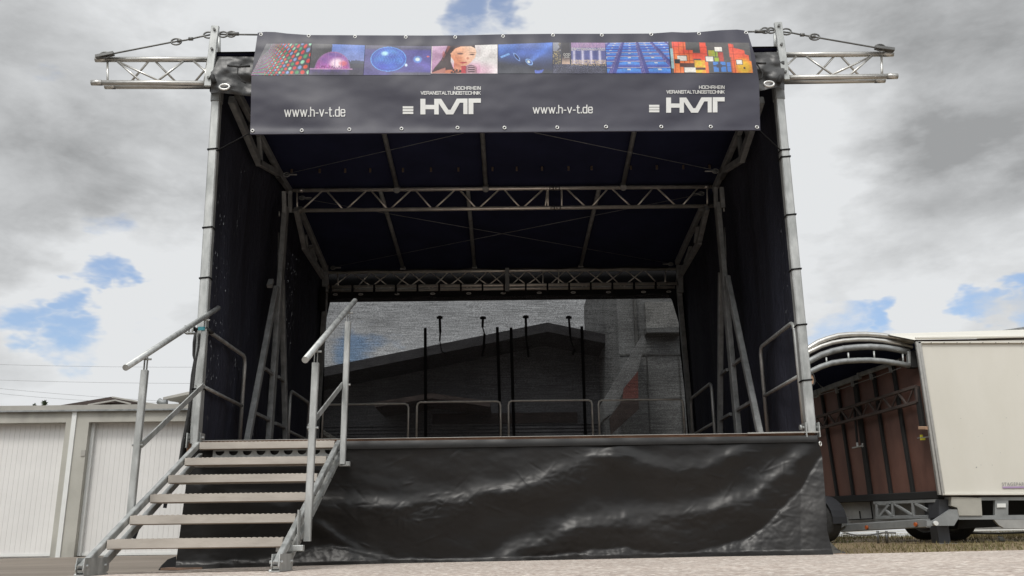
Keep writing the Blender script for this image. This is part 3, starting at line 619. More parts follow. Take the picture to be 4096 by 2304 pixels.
b = MB(); ax = Vector((.86, .50, 0)).normalized(); a_ = ax.cross(Vector((0, 0, 1))).normalized()
pts = [(math.cos(an)*R_*1.14, math.sin(an)*R_*1.14) for an in [math.radians(-8+k*15) for k in range(13)]]
vs = []
for s_ in (-.17, .17): vs += [wc+a_*p+Vector((0, 0, q))+ax*s_ for p, q in pts]
k_ = len(pts); b.add(vs, [(i, i+1, k_+i+1, k_+i) for i in range(k_-1)]); b.build('mudguard', 'mud', tr)
jf = T2(1660, 975, TY+.3); MB().box((T2(1597, 700, TY+.3).x, TY+.2, jf.z), (T2(1722, 700, TY+.3).x, TY+.45, T2(1600, 640, TY+.3).z)).build('support_leg', 'mud', tr)
fz = ground_z(jf.x, 6.3)+.015
b = MB().box((T2(1575, 970, TY+.3).x, TY+.05, fz), (T2(1790, 970, TY+.3).x, TY+.6, jf.z+.01)); b.ptube([T2(1645, 968, TY), T2(1650, 940, TY), T2(1722, 940, TY), T2(1728, 965, TY)], .012, 6); b.build('foot_plate', 'galv_dark', tr)
b = MB()
for x, y0, y1 in ((982, 745, 930), (1076, 745, 905), (1932, 735, 905)):
    p0, p1 = T2(x, y0, 6.9), T2(x+12, y1, 6.9); p1.z = ground_z(p1.x, 6.9); b.tube(p0, p1, .022, 8)
b.build('prop_stand', 'steel', tr)
b = MB(); b.ptube([T2(1885, 768, 7), T2(2300, 772, 7), T2(2500, 765, 7), T2(2900, 750, 7)], .018, 6); b.ptube([T2(x, y, 6.4) for x, y in ((640, 770), (760, 795), (900, 790), (1040, 765), (1180, 768))], .012, 6); b.build('brake_cable', 'steel', tr)
b = MB(); b.slab([T2(2292, 800, 7), T2(2345, 808, 7), T2(2375, 850, 7), T2(2418, 888, 7), T2(2350, 886, 7), T2(2310, 845, 7)], (0, .02, 0)); b.recalc(b.build('plastic_chute', 'whitepaint', tr))
# low white fence in the distance
fz_ = [(2126, 2131), (2136, 2141), (2146, 2153)]
fn = thing('low_fence', 'low white board fence on the grass beyond the trailer', 'fence', at(3400, 2150, 13))
x0 = at(2600, 2140, 13).x; x1 = at(5200, 2140, 13).x
b = MB()
for y0, y1 in fz_: b.box((x0, 13, at(3600, y1-4, 13).z), (x1, 13.04, at(3600, y0-4, 13).z))
b.build('board', 'whitepaint', fn)
x = x0
while x < x1: MB().box((x, 13.04, -.1), (x+.1, 13.12, at(3600, 2122, 13).z)).build('post', 'plate', fn); x += 2.2
# building roof at the far upper right
rb_ = thing('grey_roof_house', 'grey sloping roof just showing behind the trailer roof', 'house', at(4090, 1500, 16))
b = MB(); q = [at(3975, 1326, 16), at(4700, 1215, 16), at(4700, 1240, 16), at(3985, 1334, 16)]; b.slab(q, (0, 8, 0)); b.recalc(b.build('roof', 'galv_dark', rb_))
a = at(4010, 1345, 17); MB().box((a.x, 17, 0), (a.x+8, 23, a.z+.05)).build('wall', 'plate', rb_)
# ================================================================== STAGE
XL, XR = -2.75, 2.75
stg = thing('mobile_stage', 'black canopied mobile stage with galvanised posts and aluminium trusses', 'stage', (0, 0, 0))
def crop(cx, cy, k): return lambda x, y: (cx+x*k, cy+y*k)
c4 = crop(750, 500, .524); c5 = crop(2000, 500, .5175); c7 = crop(450, 1150, .483); c3 = crop(2650, 1050, .5176); c1 = crop(300, 50, .5435); c3b = crop(2600, 50, .427)
DZ = (at(780, 1764, 0).z+at(3242, 1733, 0).z)/2
zL = at(795, 1764, 0).z; zR = at(3270, 1731, 0).z
dk = MB(); th = .10
P_ = [(-2.78, -.02, zL), (2.80, -.02, zR), (2.80, YB+.15, zR), (-2.78, YB+.15, zL)]
dk.slab(P_, (0, 0, -.11)); dko = dk.build('deck', 'wood', stg); dk.recalc(dko)
em = MB(); em.bar((-2.78, -.03, zL-.002), (2.80, -.03, zR-.002), .005, .012, side=(0, 0, 1)); em.build('edge_trim', 'alu', dko)
em = MB(); em.bar(at(2990, 1733, -.05), at(3276, 1728, -.05), .012, .015, side=(0, 0, 1)); em.build('corner_trim', 'alu', dko)
# front posts
def post(px_b, px_t, sgn):
    b = at(*px_b, 0); t = at(*px_t, 0)
    m = MB(); m.bar(b, t, .085, .085, side=(1, 0, 0)); po = m.build('corner_post', 'galv', stg)
    s_ = MB(); d = (t-b).normalized(); s_.bar(t-d*.05, t+d*.34, .10, .10, side=(1, 0, 0)); s_.build('post_sleeve', 'galv_dark', po)
    f = MB(); x = b.x; z = b.z
    for dx in (-.062, .055): f.box((x+dx, -.07, z-.04), (x+dx+.008, .05, z+.09))
    f.tube((x-.09, -.02, z+.05), (x+.08, -.02, z+.05), .012, 8); f.tube((x-.10, -.02, z+.05), (x-.085, -.02, z+.05), .025, 10)
    f.build('post_hinge', 'galv', po)
    return b, t, po
bl, tl_, pol = post((782, 1775), (868, 392), -1)
br_, tr_, por = post((3243, 1733), (3114, 383), 1)
def lash(b, t, ys, lab):
    m = MB()
    for y in ys:
        f = (b.z-at(3243 if b.x > 0 else 782, y, 0).z)/(b.z-t.z); c = b.lerp(t, f)
        for dz in (0, .008): m.ptube([c+Vector((sx*.0465, sy*.0465, dz+sx*.004)) for sx, sy in ((-1, -1), (1, -1), (1, 1), (-1, 1))], .0042, 5, closed=True)
    m.build('lashing', 'black', pol if b.x < 0 else por)
lash(bl, tl_, (605, 917, 1118, 1560), ''); lash(br_, tr_, (606, 634, 865, 1082, 1304, 1525), '')
# braced frames in the side planes
def frame(X, sgn, posts, rungs, rods):
    t = MB()
    for (xa, ya), (xb, yb), wd in posts[:3]:
        a, b = atx(xa, ya, X), atx(xb, yb, X); t.bar(a, b, wd, .06, side=(0, 1, 0))
    fo = t.build('support_frame', 'galv_dark', stg)
    r = MB()
    for (xa, ya), (xb, yb) in rungs: r.bar(atx(xa, ya, X), atx(xb, yb, X), .035, .035)
    r.build('rung', 'galv_dark', fo)
    r = MB()
    for (xa, ya), (xb, yb) in rods: r.tube(atx(xa, ya, X+sgn*.06), atx(xb, yb, X+sgn*.06), .010, 8)
    r.build('spring_rod', 'galv', fo)
frame(-2.60, -1, [((1074, 1790), (1142, 830), .12), ((984, 1790), (1106, 1150), .075), ((1143, 1790), (1127, 1120), .075)],
      [((1058, 1473), (1094, 1499)), ((1115, 1507), (1142, 1531)), ((1018, 1652), (1080, 1681)), ((1102, 1693), (1147, 1714))], [((1115, 930), (1112, 1125)), ((1117, 845), (1117, 865))])
frame(2.60, 1, [((2958, 1790), (2870, 815), .12), ((3052, 1790), (2909, 1110), .075), ((2880, 1790), (2884, 1090), .075)],
      [((2926, 1464), (2966, 1434)), ((2880, 1500), (2908, 1479)), ((2944, 1644), (3004, 1608)), ((2878, 1682), (2922, 1656))], [((2899, 909), (2906, 1112)), ((2895, 824), (2896, 846))])
# small white brackets where the rods end
m = MB(); m.bar(atx(1085, 1122, -2.6), atx(1078, 1145, -2.6), .06, .05); m.bar(atx(2908, 1105, 2.6), atx(2911, 1125, 2.6), .06, .05); m.build('rod_bracket', 'galv_dark', stg)
# back posts
m = MB(); m.bar(at(2771, 1760, YB-.05), at(2713, 1120, YB-.05), .075, .075, side=(1, 0, 0)); m.build('back_post', 'galv_dark', stg)
m = MB(); m.bar(at(1262, 1790, YB-.05), at(1305, 1120, YB-.05), .075, .075, side=(1, 0, 0)); m.build('back_post', 'galv_dark', stg)
m = MB(); m.tube(at(1289, 1150, YB-.15), at(1287, 1242, YB-.15), .055, 12); m.build('rolled_flap', 'black', stg)
# folding roof arms in the side planes
def arm(X, bars, struts):
    t = MB()
    for (xa, ya), (xb, yb), wd in bars:
        a, b = atx(xa, ya, X), atx(xb, yb, X)
        if a.y < .06: a = b+(a-b)*((b.y-.06)/(b.y-a.y))
        t.bar(a, b, wd, .06, side=(0, 0, 1))
    o = t.build('roof_arm', 'galv_dark', stg); s_ = MB()
    for (xa, ya), (xb, yb) in struts: s_.bar(atx(xa, ya, X), atx(xb, yb, X), .05, .045)
    s_.build('arm_strut', 'galv_dark', o); return o
XA = 2.55; XF = 2.66
arm(-XF, [((905, 352), (1036, 652), .09), ((1032, 648), (1116, 696), .07), ((940, 352), (1122, 700), .075), ((1112, 690), (1160, 765), .08)], [((1036, 540), (1042, 640)), ((1010, 485), (990, 545))])
arm(XF, [((3045, 400), (2966, 640), .09), ((2970, 636), (2894, 684), .07), ((3010, 400), (2888, 690), .075), ((2896, 675), (2858, 755), .08)], [((2955, 545), (2967, 628)), ((2975, 480), (2995, 545))])
arm(-XA, [((1184, 836), (1219, 994), .075), ((1216, 988), (1291, 1106), .075), ((1200, 836), (1303, 1075), .075)], [((1221, 940), (1226, 990)), ((1243, 985), (1262, 1040))])
arm(XA, [((2828, 832), (2795, 972), .075), ((2798, 968), (2722, 1100), .075), ((2808, 832), (2708, 1050), .075)], [((2790, 905), (2783, 970)), ((2762, 990), (2742, 1050))])
m = MB()
for X, p in ((-XF, ((1110, 690), (1128, 712))), (XF, ((2902, 672), (2886, 700)))): m.bar(atx(*p[0], X), atx(*p[1], X), .13, .05, side=(0, 0, 1))
m.build('hinge_plate', 'steel', stg)
# hinge uprights beside the middle truss
m = MB()
for X, pts in ((-2.58, ((1136, 765), (1138, 850), (1160, 765), (1160, 850))), (2.58, ((2862, 750), (2864, 830), (2886, 750), (2892, 830)))):
    m.bar(atx(*pts[0], X), atx(*pts[1], X), .05, .04); m.bar(atx(*pts[2], X), atx(*pts[3], X), .05, .04)
m.build('hinge_upright', 'galv_dark', stg)
m = MB()
for px in (1300, 2718): m.bar(at(px, 1062, YB-.12), at(px+2, 1170, YB-.12), .10, .06)
m.build('truss_end_bracket', 'galv_dark', stg)
# trusses
def chord(mb, a, b, r=.024): mb.tube(a, b, r, 14)
def couplers(a, b, fr, parent, r=.027):
    m = MB(); d = (b-a)
    for f in fr: c = a+d*f; m.tube(c-d.normalized()*.03, c+d.normalized()*.03, r, 12)
    m.build('coupler', 'alu', parent)
mt = thing_ = bpy.data.objects.new('middle_truss', None); col.objects.link(mt); mt.parent = stg; ORG[mt.name] = Vector((0, 0, 0))
ta, tb = at(1160, 762, YM), at(2852, 747, YM); ba, bb = at(1158, 843, YM), at(2860, 824, YM)
m = MB(); chord(m, ta, tb); m.build('chord', 'alu_in', mt); m = MB(); chord(m, ba, bb); m.build('chord', 'alu_in', mt)
m = MB()
def onT(px): return ta.lerp(tb, (px-1160)/1692)
def onB(px): return ba.lerp(bb, (px-1158)/1702)
for px in (1188, 2191): m.tube(onT(px), onB(px), .012, 8)
x = 1204
while x < 2150: m.tube(onB(x), onT(x+88), .011, 8); m.tube(onT(x+100), onB(x+170 if x+170 < 2175 else 2180), .011, 8); x += 177
m.build('web', 'alu_in', mt); m = MB()
for px in (2246, 2829): m.tube(onT(px), onB(px), .012, 8)
x = 2262
while x < 2800: m.tube(onT(x), onB(x+82), .011, 8); m.tube(onB(x+102), onT(min(x+172, 2815)), .011, 8); x += 181
m.build('web', 'alu_in', mt); couplers(ta, tb, (.025, .618, .632, .985), mt); couplers(ba, bb, (.02, .618, .632, .98), mt)
bt = bpy.data.objects.new('back_truss', None); col.objects.link(bt); bt.parent = stg; ORG[bt.name] = Vector((0, 0, 0))
y0 = YB-.10; t0, t1 = at(1308, 1091, y0), at(2712, 1076, y0); f0, f1 = at(1311, 1148, y0-.09), at(2709, 1134, y0-.09)
g0, g1 = f0+Vector((0, .2, 0)), f1+Vector((0, .2, 0)); u0, u1 = t0+Vector((0, .1, .045)), t1+Vector((0, .1, .045))
for a, b in ((t0, t1), (f0, f1), (g0, g1)): m = MB(); chord(m, a, b); m.build('chord', 'alu_in', bt)
m = MB(); nb = 9
for i in range(nb):
    p = i/nb+.014; q = p+.5/nb; e = p+1/nb
    if e > .99: break
    for (s0, s1), off in (((f0, f1), 0), ((g0, g1), .5/nb)):
        m.tube(s0.lerp(s1, p+off), t0.lerp(t1, q+off), .009, 6)
        if e+off < .995: m.tube(t0.lerp(t1, q+off), s0.lerp(s1, e+off), .009, 6)
for fq in (.03, .615, .66, .965): m.tube(f0.lerp(f1, fq), t0.lerp(t1, fq), .010, 6)
m.build('web', 'alu_in', bt)
m = MB()
for i in range(16):
    px = 1324+i*86.5; c = f0.lerp(f1, (px-1311)/1398); m.tube(c-Vector((.014, 0, 0)), c+Vector((.014, 0, 0)), .034, 10); m.box((c.x-.014, c.y-.03, c.z-.11), (c.x+.014, c.y+.02, c.z))
m.build('hook_strap', 'black', bt)
m = MB(); c = at(2029, 1120, y0-.12); m.box((c.x-.03, c.y-.01, c.z-.17), (c.x+.03, c.y+.02, c.z+.19)); m.build('web_plate', 'galv_dark', bt)
m = MB(); m.ptube([at(1330+i*56, 1083+2.5*math.sin(i*1.7)-i*.55, y0-.02) for i in range(25)], .012, 6); m.build('power_cable', 'rubber', bt)
# side outrigger trusses at the top
def outrigger(sg):
    o = bpy.data.objects.new('outrigger_truss', None); col.objects.link(o); o.parent = stg; ORG[o.name] = Vector((0, 0, 0))
    if sg < 0:
        T0, T1_ = at(384, 238, 0), at(845, 238, 0); F0, F1 = at(368, 331, -.1), at(850, 334, -.1); G0, G1 = at(422, 346, .13), at(850, 346, .13)
    else:
        T0, T1_ = at(3571, 216, 0), at(3115, 220, 0); F0, F1 = at(3588, 305, -.1), at(3120, 312, -.1); G0, G1 = at(3538, 321, .13), at(3120, 327, .13)
    for a, b in ((T0, T1_), (F0, F1), (G0, G1)):
        m = MB(); chord(m, a, b, .027); e = (a-b).normalized(); m.tube(a-e*.10, a+e*.004, .0285, 14); m.build('chord', 'alu', o)
    m = MB(); k = 3; off = .09
    def F(f): return F0.lerp(F1, f)
    def T(f): return T0.lerp(T1_, f)
    def Gg(f): return G0.lerp(G1, f)
    m.tube(F(.13), T(.10), .011, 8); m.tube(Gg(.02), T(.10), .011, 8); m.tube(F(.93), T(.97), .011, 8); m.tube(Gg(.93), T(.97), .011, 8)
    # front web  \ / \ /   back web offset by half a bay
    zz = [(.18, 'T'), (.48, 'F'), (.53, 'F'), ]
    for a, b in ((.155, .52), (1.08-.02, .58)): pass
    fw = [(T(.16), F(.50)), (F(.60), T(.90))] 
    pts = [(T(.16), F(.54)), (F(.62), T(.96))]
    seq = [.12, .27, .50, .72, .95]
    m.tube(T(.15), F(.60-.0), .011, 8); m.tube(F(.66), T(1.0), .011, 8) if False else None
    fz1 = [(T(.155), F(.46)), (F(.52), T(.82)) , (T(.86), F(1.1))]
    m2 = MB()
    Lx = lambda P0, P1, f: P0.lerp(P1, f)
    for a, b in (((('T'), .19), (('F'), .60)),): pass
    for kind, a, b in (('TF', .165, .42), ('FT', .52, .78), ('TF', .83, 1.06), ('GT', .32, .48) if False else ('TG', .50, .70), ('GT', .20, .47), ('GT', .80, 1.02)):
        P = {'T': T, 'F': F, 'G': Gg}
        m.tube(P[kind[0]](a), P[kind[1]](b), .011, 8)
    m.build('web', 'alu', o)
    return o
for sg in (-1, 1): outrigger(sg)
# uprights (masts) with tension wires
def mast(sg):
    if sg < 0: t, b, t2, b2 = at(862, 106, -.14), at(833, 345, -.14), at(876, 128, .05), at(876, 232, .05)
    else: t, b, t2, b2 = at(3111, 92, -.14), at(3143, 320, -.14), at(3100, 115, .05), at(3102, 212, .05)
    m = MB(); m.bar(b, t, .075, .035, side=(1, 0, 0)); o = m.build('mast', 'galv', stg)
    m = MB(); m.tube(b2, t2, .018, 8); m.build('rear_stay', 'galv', o)
    m = MB()
    for f in (.12, .6, .93): c = b.lerp(t, f); m.tube(c+Vector((0, -.02, 0)), c+Vector((0, -.035, 0)), .014, 8)
    m.build('bolt', 'steel', o)
    m = MB()
    if sg < 0: path = [(392, 228), (455, 214), (680, 170), (700, 167), (745, 160), (800, 147), (845, 138)]; shackles = [(705, 167), (420, 221), (835, 140)]
    else: path = [(3568, 200), (3500, 190), (3280, 152), (3250, 147), (3200, 138), (3165, 131), (3130, 127)]; shackles = [(3258, 148), (3520, 190), (3145, 127)]
    Y = -.05
    m.ptube([at(*p, Y) for p in path], .009, 6)
    c0, c1 = at(*path[0], Y), at(*path[1], Y)
    m.bar(c0-Vector((.02*sg*-1, 0, .0)), c1, .05, .035)
    for p in shackles: ring(m, at(*p, Y), .034, .009, (0, -1, 0), sx=1.5)
    for f in (.72, .82): c = at(lerp(path[0][0], path[-1][0], f), interp(sorted(path), lerp(path[0][0], path[-1][0], f)), Y); m.tube(c-Vector((.02, 0, 0)), c+Vector((.02, 0, 0)), .018, 8)
    m.build('tension_wire', 'steel', o)
    m = MB()
    if sg < 0: pts = [(872, 137), (905, 138), (935, 136), (960, 138), (1036, 139)]; sh = [(893, 138), (925, 137)]
    else: pts = [(3098, 121), (3070, 122), (3040, 126), (2990, 127)]; sh = [(3083, 122), (3060, 122)]
    m.ptube([at(*p, -.2) for p in pts], .009, 6)
    for p in sh: ring(m, at(*p, -.2), .03, .009, (0, -1, 0), sx=1.4)
    c = at(*pts[2], -.2); m.tube(c-Vector((.05, 0, 0)), c+Vector((.05, 0, 0)), .018, 8)
    m.build('banner_wire', 'steel', o)
    # dark socket where the mast meets the roof
    m = MB(); c = at(850 if sg < 0 else 3122, 318, -.16); m.ptube([c+Vector((0, .02, .05)), c+Vector((0, -.02, .02)), c+Vector((.03*-sg, -.02, -.05))], .024, 10); m.build('rubber_strap', 'rubber', o)
for sg in (-1, 1): mast(sg)
# roof canopy ----------------------------------------------------
zF = at(2000, 232, 0).z+.01; zM = ta.z+.07; zB = t0.z+.09
RXL, RXR = -2.80, 2.80
def roof_z(y):
    return interp([(-.1, zF), (YM, zM), (YB+.1, zB)], y)
from mathutils import noise as mn
rc = MB()
def rfn(u, v):
    x = lerp(RXL, RXR, u); y = lerp(-.12, YB+.12, v); return Vector((x, y, roof_z(y)+.03*math.sin(u*math.pi)*0-.004*math.sin(u*60)*math.sin(v*9)))
rc.grid(rfn, 60, 24); rc.build('roof_canopy', 'roof_in', stg)
o = MB(); o.grid(lambda u, v: rfn(u, v)+Vector((0, 0, .02)), 60, 24); o.build('roof_top', 'roof_out', stg)
# valance of grey-black tarp round the top front corner (seen beside the banner)
vb = MB()
def vfn(u, v):
    px = lerp(843, 3138, u)
    yt = interp([(843, 226), (1010, 227), (2000, 222), (3010, 210), (3138, 207)], px); yb = interp([(843, 374), (870, 370), (1000, 385), (2000, 375), (3030, 366), (3090, 352), (3115, 348), (3138, 362)], px)
    py = lerp(yt, yb, v); e = min(abs(px-860), abs(3122-px))
    d = .006*math.sin(px*.05+py*.07)+.008*math.sin(px*.021-py*.09+1.3)*(e < 300)+.022*mn.fractal(Vector((px*.012, py*.02, .3)), .8, 2.2, 5)+.03*math.sin(v*3.14)*math.exp(-(e/110)**2)
    d += .010*math.exp(-((py-248-(.1*abs(px-2000)-100)*0)/12)**2)*(e < 260)
    d += .05*v*v*math.exp(-(e/60)**2)
    return at(px, py, -.12-d)
vb.grid(vfn, 300, 24); vo = vb.build('front_valance', 'roof_out', stg)
# side valance strips
for X, a, b in ((-2.82, 0, 1), (2.82, 0, 1)):
    s_ = MB(); s_.grid(lambda u, v: Vector((X+.012*math.sin(u*30), lerp(-.12, YB+.1, u), roof_z(lerp(-.12, YB+.1, u))+.01-v*.42)), 60, 4); s_.build('side_valance', 'roof_out', stg)
m = MB()
for px, py, s1 in ((898, 348, .028), (3076, 336, .028)): ring(m, at(px, py, -.235), s1, .011, (0, -1, 0), sx=1.7)
m.build('oval_eyelet', 'eyelet', vo)
m = MB(); m.ptube([at(x, y, -.22) for x, y in ((966, 256), (952, 268), (950, 300), (968, 325), (985, 333))], .006, 5); m.ptube([at(x, y, -.22) for x, y in ((910, 262), (955, 267), (1000, 265))], .012, 5)
m.ptube([at(x, y, -.22) for x, y in ((3027, 254), (3050, 290), (3048, 312), (3030, 320))], .008, 5); m.ptube([at(x, y, -.22) for x, y in ((3025, 252), (3045, 254), (3064, 253))], .012, 5)
m.build('lacing_cord', 'rubber', vo)
# roof purlins and wires
def pz(px, py, yy, dz=0): return at(px, py, yy)
def onroof(px, y, dz=-.045):                     # point under the roof at depth y whose picture column is px
    z = roof_z(y)+dz; lo = at(px, 900, y)
    for _ in range(6):
        d = lo-CAM; k = F_PX/d.dot(FW); py = 1152-k*(Vector((lo.x, y, z))-CAM).dot(UP)*1.0
        p = Vector((lo.x, y, z))-CAM; k = F_PX/p.dot(FW); py = 1152-k*p.dot(UP); lo = at(px, py, y)
    return Vector((lo.x, y, z))
for (xa, xb) in ((1525, 1588), (1926, 1943), (2547, 2492)):
    b = onroof(xb, YM, -.05); f = onroof(lerp(xb, xa, 1), 1.05, -.05)
    d = (f-b); f2 = b+d*(YM-.05)/(YM-1.05); f2.z = roof_z(.05)-.05
    m = MB(); m.tube(b, f2, .028, 12); po = m.build('purlin', 'galv_dark', stg)
    m = MB(); m.tube(b+Vector((0, -.03, -.045)), b+Vector((0, .03, .02)), .042, 12); m.build('purlin_socket', 'galv_dark', po)
for (xa, xb) in ((1520, 1612), (1871, 1898), (2397, 2323)):
    m = MB(); m.tube(onroof(xa, YM+.05, -.05), onroof(xb, YB-.1, -.05), .028, 12); po = m.build('purlin', 'galv_dark', stg)
    m = MB(); c = onroof(xb, YB-.1, -.06); m.tube(c-Vector((0, .03, .02)), c+Vector((0, .03, .02)), .04, 10); m.build('purlin_socket', 'galv_dark', po)
m = MB()
mid = lambda x: Vector((x, 0, 0))
aL, aR = atx(1132, 699, -2.5), atx(2876, 684, 2.5)
cL = Vector((-2.4, .1, roof_z(.1)-.1)); cR = Vector((2.4, .1, roof_z(.1)-.1))
dL = onroof(1195, YM+.1, -.12); dR = onroof(2818, YM+.1, -.12); eL = onroof(1321, YB-.25, -.1); eR = onroof(2693, YB-.25, -.1)
for a, b in ((aL, cR), (aR, cL), (dL, eR), (dR, eL)): m.tube(a, b, .0035, 5)
for p in (aL, aR, dL, dR, eL, eR):
    s1 = -1 if p.x > 0 else 1; m.tube(p, p+Vector((.16*s1, .0, 0)), .010, 6); ring(m, p+Vector((.04*s1, 0, 0)), .025, .007, (0, -1, 0), sx=1.5)
m.build('roof_wire', 'galv_dark', stg)
# row of small tarp hooks above the middle truss
m = MB()
for i, px in enumerate((1167, 1279, 1381, 1481, 1612, 1724, 1834, 1970, 2067, 2168, 2274, 2366, 2523, 2627, 2733, 2838)):
    p = onroof(px, YM-.42, -.03); m.box((p.x-.012, p.y-.01, p.z-.03), (p.x+.012, p.y+.01, p.z+.02))
m.build('tarp_hook', 'brass', stg)
# guy cords from the banner's lower corners to the front posts
m = MB(); m.tube(at(1004, 530, -.32), at(866, 603, -.06), .006, 5); m.tube(at(3036, 520, -.32), at(3126, 604, -.06), .006, 5); m.build('guy_cord', 'black', stg)
# ---------------- curtains
def curtain(sgn, m_, label):
    X = 2.80*sgn
    def fn(u, v):
        y = lerp(.045, YB+.20, u); zt = roof_z(y)-.02; zb_ = (zL if sgn < 0 else zR)-.02
        z = lerp(zb_, zt, v)
        d = .020*math.sin(y*5.2+.6*math.sin(z*1.3))+.012*math.sin(y*11+z*.8)+.010*math.sin(z*2.1+y)
        d *= sm01((y-.03)/.4)
        P0, P1 = (bl, tl_) if sgn < 0 else (br_, tr_); fx = P0.x+(P1.x-P0.x)*(z-P0.z)/(P1.z-P0.z)
        return Vector((lerp(lerp(fx, X, sm01(y/1.2)), 2.745*sgn, max(sm01((z-zt+.7)/.6)*sm01(y/.8), sm01((y-3.8)/1.2)))+sgn*(.012*(1-sm01(y/.8))+(.02+d)*sm01(y/.5)*(1-.9*sm01((z-zt+.6)/.5))), y, z))
    b = MB(); b.grid(fn, 110, 60); o = b.build('side_curtain', m_, org=(X, 2.5, zL)); tag(o, label, 'curtain', 'black side curtains of the stage')
    return o
curtain(-1, 'curtain_l', 'black side curtain speckled with pinholes on the left side of the stage')
curtain(1, 'curtain_r', 'black side curtain on the right side of the stage nearest the trailer')
# back gauze
sc = MB(); zs0 = at(2000, 1177, YB+.12).z+.02; xa = at(1296, 1400, YB+.12).x-.12; xb = at(2740, 1500, YB+.12).x+.30
sc.grid(lambda u, v: Vector((lerp(xa, xb, u), YB+.12+.02*math.sin(u*22+v*2)+.012*math.sin(v*7+u*5), lerp(zL-.02, zs0, v))), 90, 40)
so_ = sc.build('back_gauze', 'scrim', org=((xa+xb)/2, YB+.12, zL)); tag(so_, 'see-through dark gauze backdrop hung across the rear of the stage', 'backdrop')
bv = MB(); bv.grid(lambda u, v: at(lerp(1286, 2745, u), lerp(1150-16*u, interp([(0, 1196), (.03, 1190), (.5, 1182), (.96, 1174), (1, 1176)], u)+2.2*math.sin(u*40), v), YB+.06+.012*math.sin(u*31)), 120, 4)
bvo = bv.build('back_valance', 'black', org=(0, YB, zs0)); tag(bvo, 'narrow black valance with white oval eyelets above the rear gauze', 'valance')
m = MB()
for px in (1341, 1443, 1588, 1731, 1875, 2013, 2157, 2293, 2434, 2574, 2675):
    c = at(px, 1178-(px-1341)*.0085, YB+.035); ring(m, c, .011, .006, (0, -1, 0), sx=3.0, n=18)
m.build('oval_eyelet', 'eyelet', bvo)
bw_ = MB(); bw_.grid(lambda u, v: Vector((lerp(-2.8, 2.8, u), YB+.19, lerp(zs0-.10, roof_z(YB)+.02, v))), 40, 6); bw_.build('rear_gable', 'black', stg)
# dark corner cloth right of the gauze
m = MB(); m.slab([at(2668, 1168, YB+.05), at(2760, 1168, YB+.05), at(2790, 1745, YB+.05), at(2752, 1745, YB+.05), at(2738, 1560, YB+.05), at(2720, 1400, YB+.05), at(2715, 1290, YB+.05), at(2688, 1200, YB+.05)], (0, .01, 0))
m.recalc(m.build('corner_flap', 'black', bvo))
m = MB(); m.slab([at(1240, 1168, YB+.05), at(1328, 1168, YB+.05), at(1322, 1200, YB+.05), at(1300, 1300, YB+.05), at(1292, 1760, YB+.05), at(1230, 1790, YB+.05)], (0, .01, 0)); m.recalc(m.build('corner_flap', 'black', bvo))
# straps on the gauze
def strapbar(name, pts, wpx, label, grp, cross=False, Y=YB+.02):
    m = MB(); P = [at(x, y, Y) for x, y in pts]; k = 3600/((Y+8.09)*1.0)
    for a, b, i in zip(P[:-1], P[1:], range(99)):
        wd = wpx[i]/k; m.bar(a, b+(b-a).normalized()*.004, wd, .008, side=(1, 0, 0))
    if cross: c = P[0]; m.box((c.x-.045, Y-.012, c.z-.028), (c.x+.045, Y+.004, c.z+.008)); m.box((c.x-.026, Y-.012, c.z), (c.x+.026, Y+.004, c.z+.018))
    o = m.build(name, 'black', org=P[0]); tag(o, label, 'strap', grp)
for i, (a, b_, lab) in enumerate((((1701, 1312), (1703, 1752), 'long black strap hanging down the gauze left of all the others'), ((1989, 1308), (2003, 1748), 'second long black strap, left one of the close middle pair'),
                               ((2044, 1310), (2056, 1746), 'third long black strap, right one of the close middle pair'), ((2327, 1305), (2342, 1742), 'long black strap farthest right on the gauze'))):
    strapbar('long_strap', [a, b_], [12], lab, 'long vertical straps on the rear gauze')
for pts, wd, lab in ((((1759, 1268), (1761, 1330), (1759, 1362), (1764, 1388), (1766, 1404), (1780, 1416)), (10, 7, 4, 4, 4), 'short buckled strap with curled end, leftmost of four on the gauze'),
                     (((1932, 1270), (1930, 1308), (1938, 1335), (1935, 1392), (1928, 1425)), (10, 5, 10, 7), 'short buckled strap twisted once, second of four on the gauze'),
                     (((2103, 1266), (2105, 1350), (2108, 1375), (2114, 1428)), (10, 6, 8), 'short straight buckled strap, third of four on the gauze'),
                     (((2275, 1268), (2281, 1340), (2283, 1362), (2297, 1398), (2291, 1420)), (9, 6, 4, 9), 'short buckled strap bending right, rightmost of four on the gauze')):
    strapbar('buckled_strap', pts, wd, lab, 'short buckled straps on the rear gauze', True)
# ---------------- guard rails
def rail_back(pxl, pxr, pyt, lab):
    Y = YB-.35; r = .014
    a = at(pxl, pyt+14, Y); b = at(pxr, pyt+14-(pxr-pxl)*.008, Y); zb = lerp(zL, zR, (a.x+2.8)/5.6); tz = at((pxl+pxr)/2, pyt, Y).z
    pts = [Vector((a.x, Y, zb)), Vector((a.x, Y, tz-.06)), Vector((a.x+.012, Y, tz-.018)), Vector((a.x+.05, Y, tz)), Vector((b.x-.05, Y, tz)), Vector((b.x-.012, Y, tz-.018)), Vector((b.x, Y, tz-.06)), Vector((b.x, Y, zb))]
    t = thing('guard_rail', lab, 'railing', ((a.x+b.x)/2, Y, zb), 'guard rails round the stage')
    MB().ptube(pts, r, 12).build('rail_hoop', 'alu_in', t)
    MB().tube((a.x, Y, zb+.45), (b.x, Y, zb+.45), r*.9, 10).build('cross_bar', 'galv', t)
rail_back(1292, 1634, 1617, 'low rear guard rail farthest left behind the stair rail')
rail_back(1668, 2002, 1607, 'rear guard rail second from left before the leftmost long strap')
rail_back(2034, 2368, 1602, 'rear guard rail third from left before the middle strap pair')
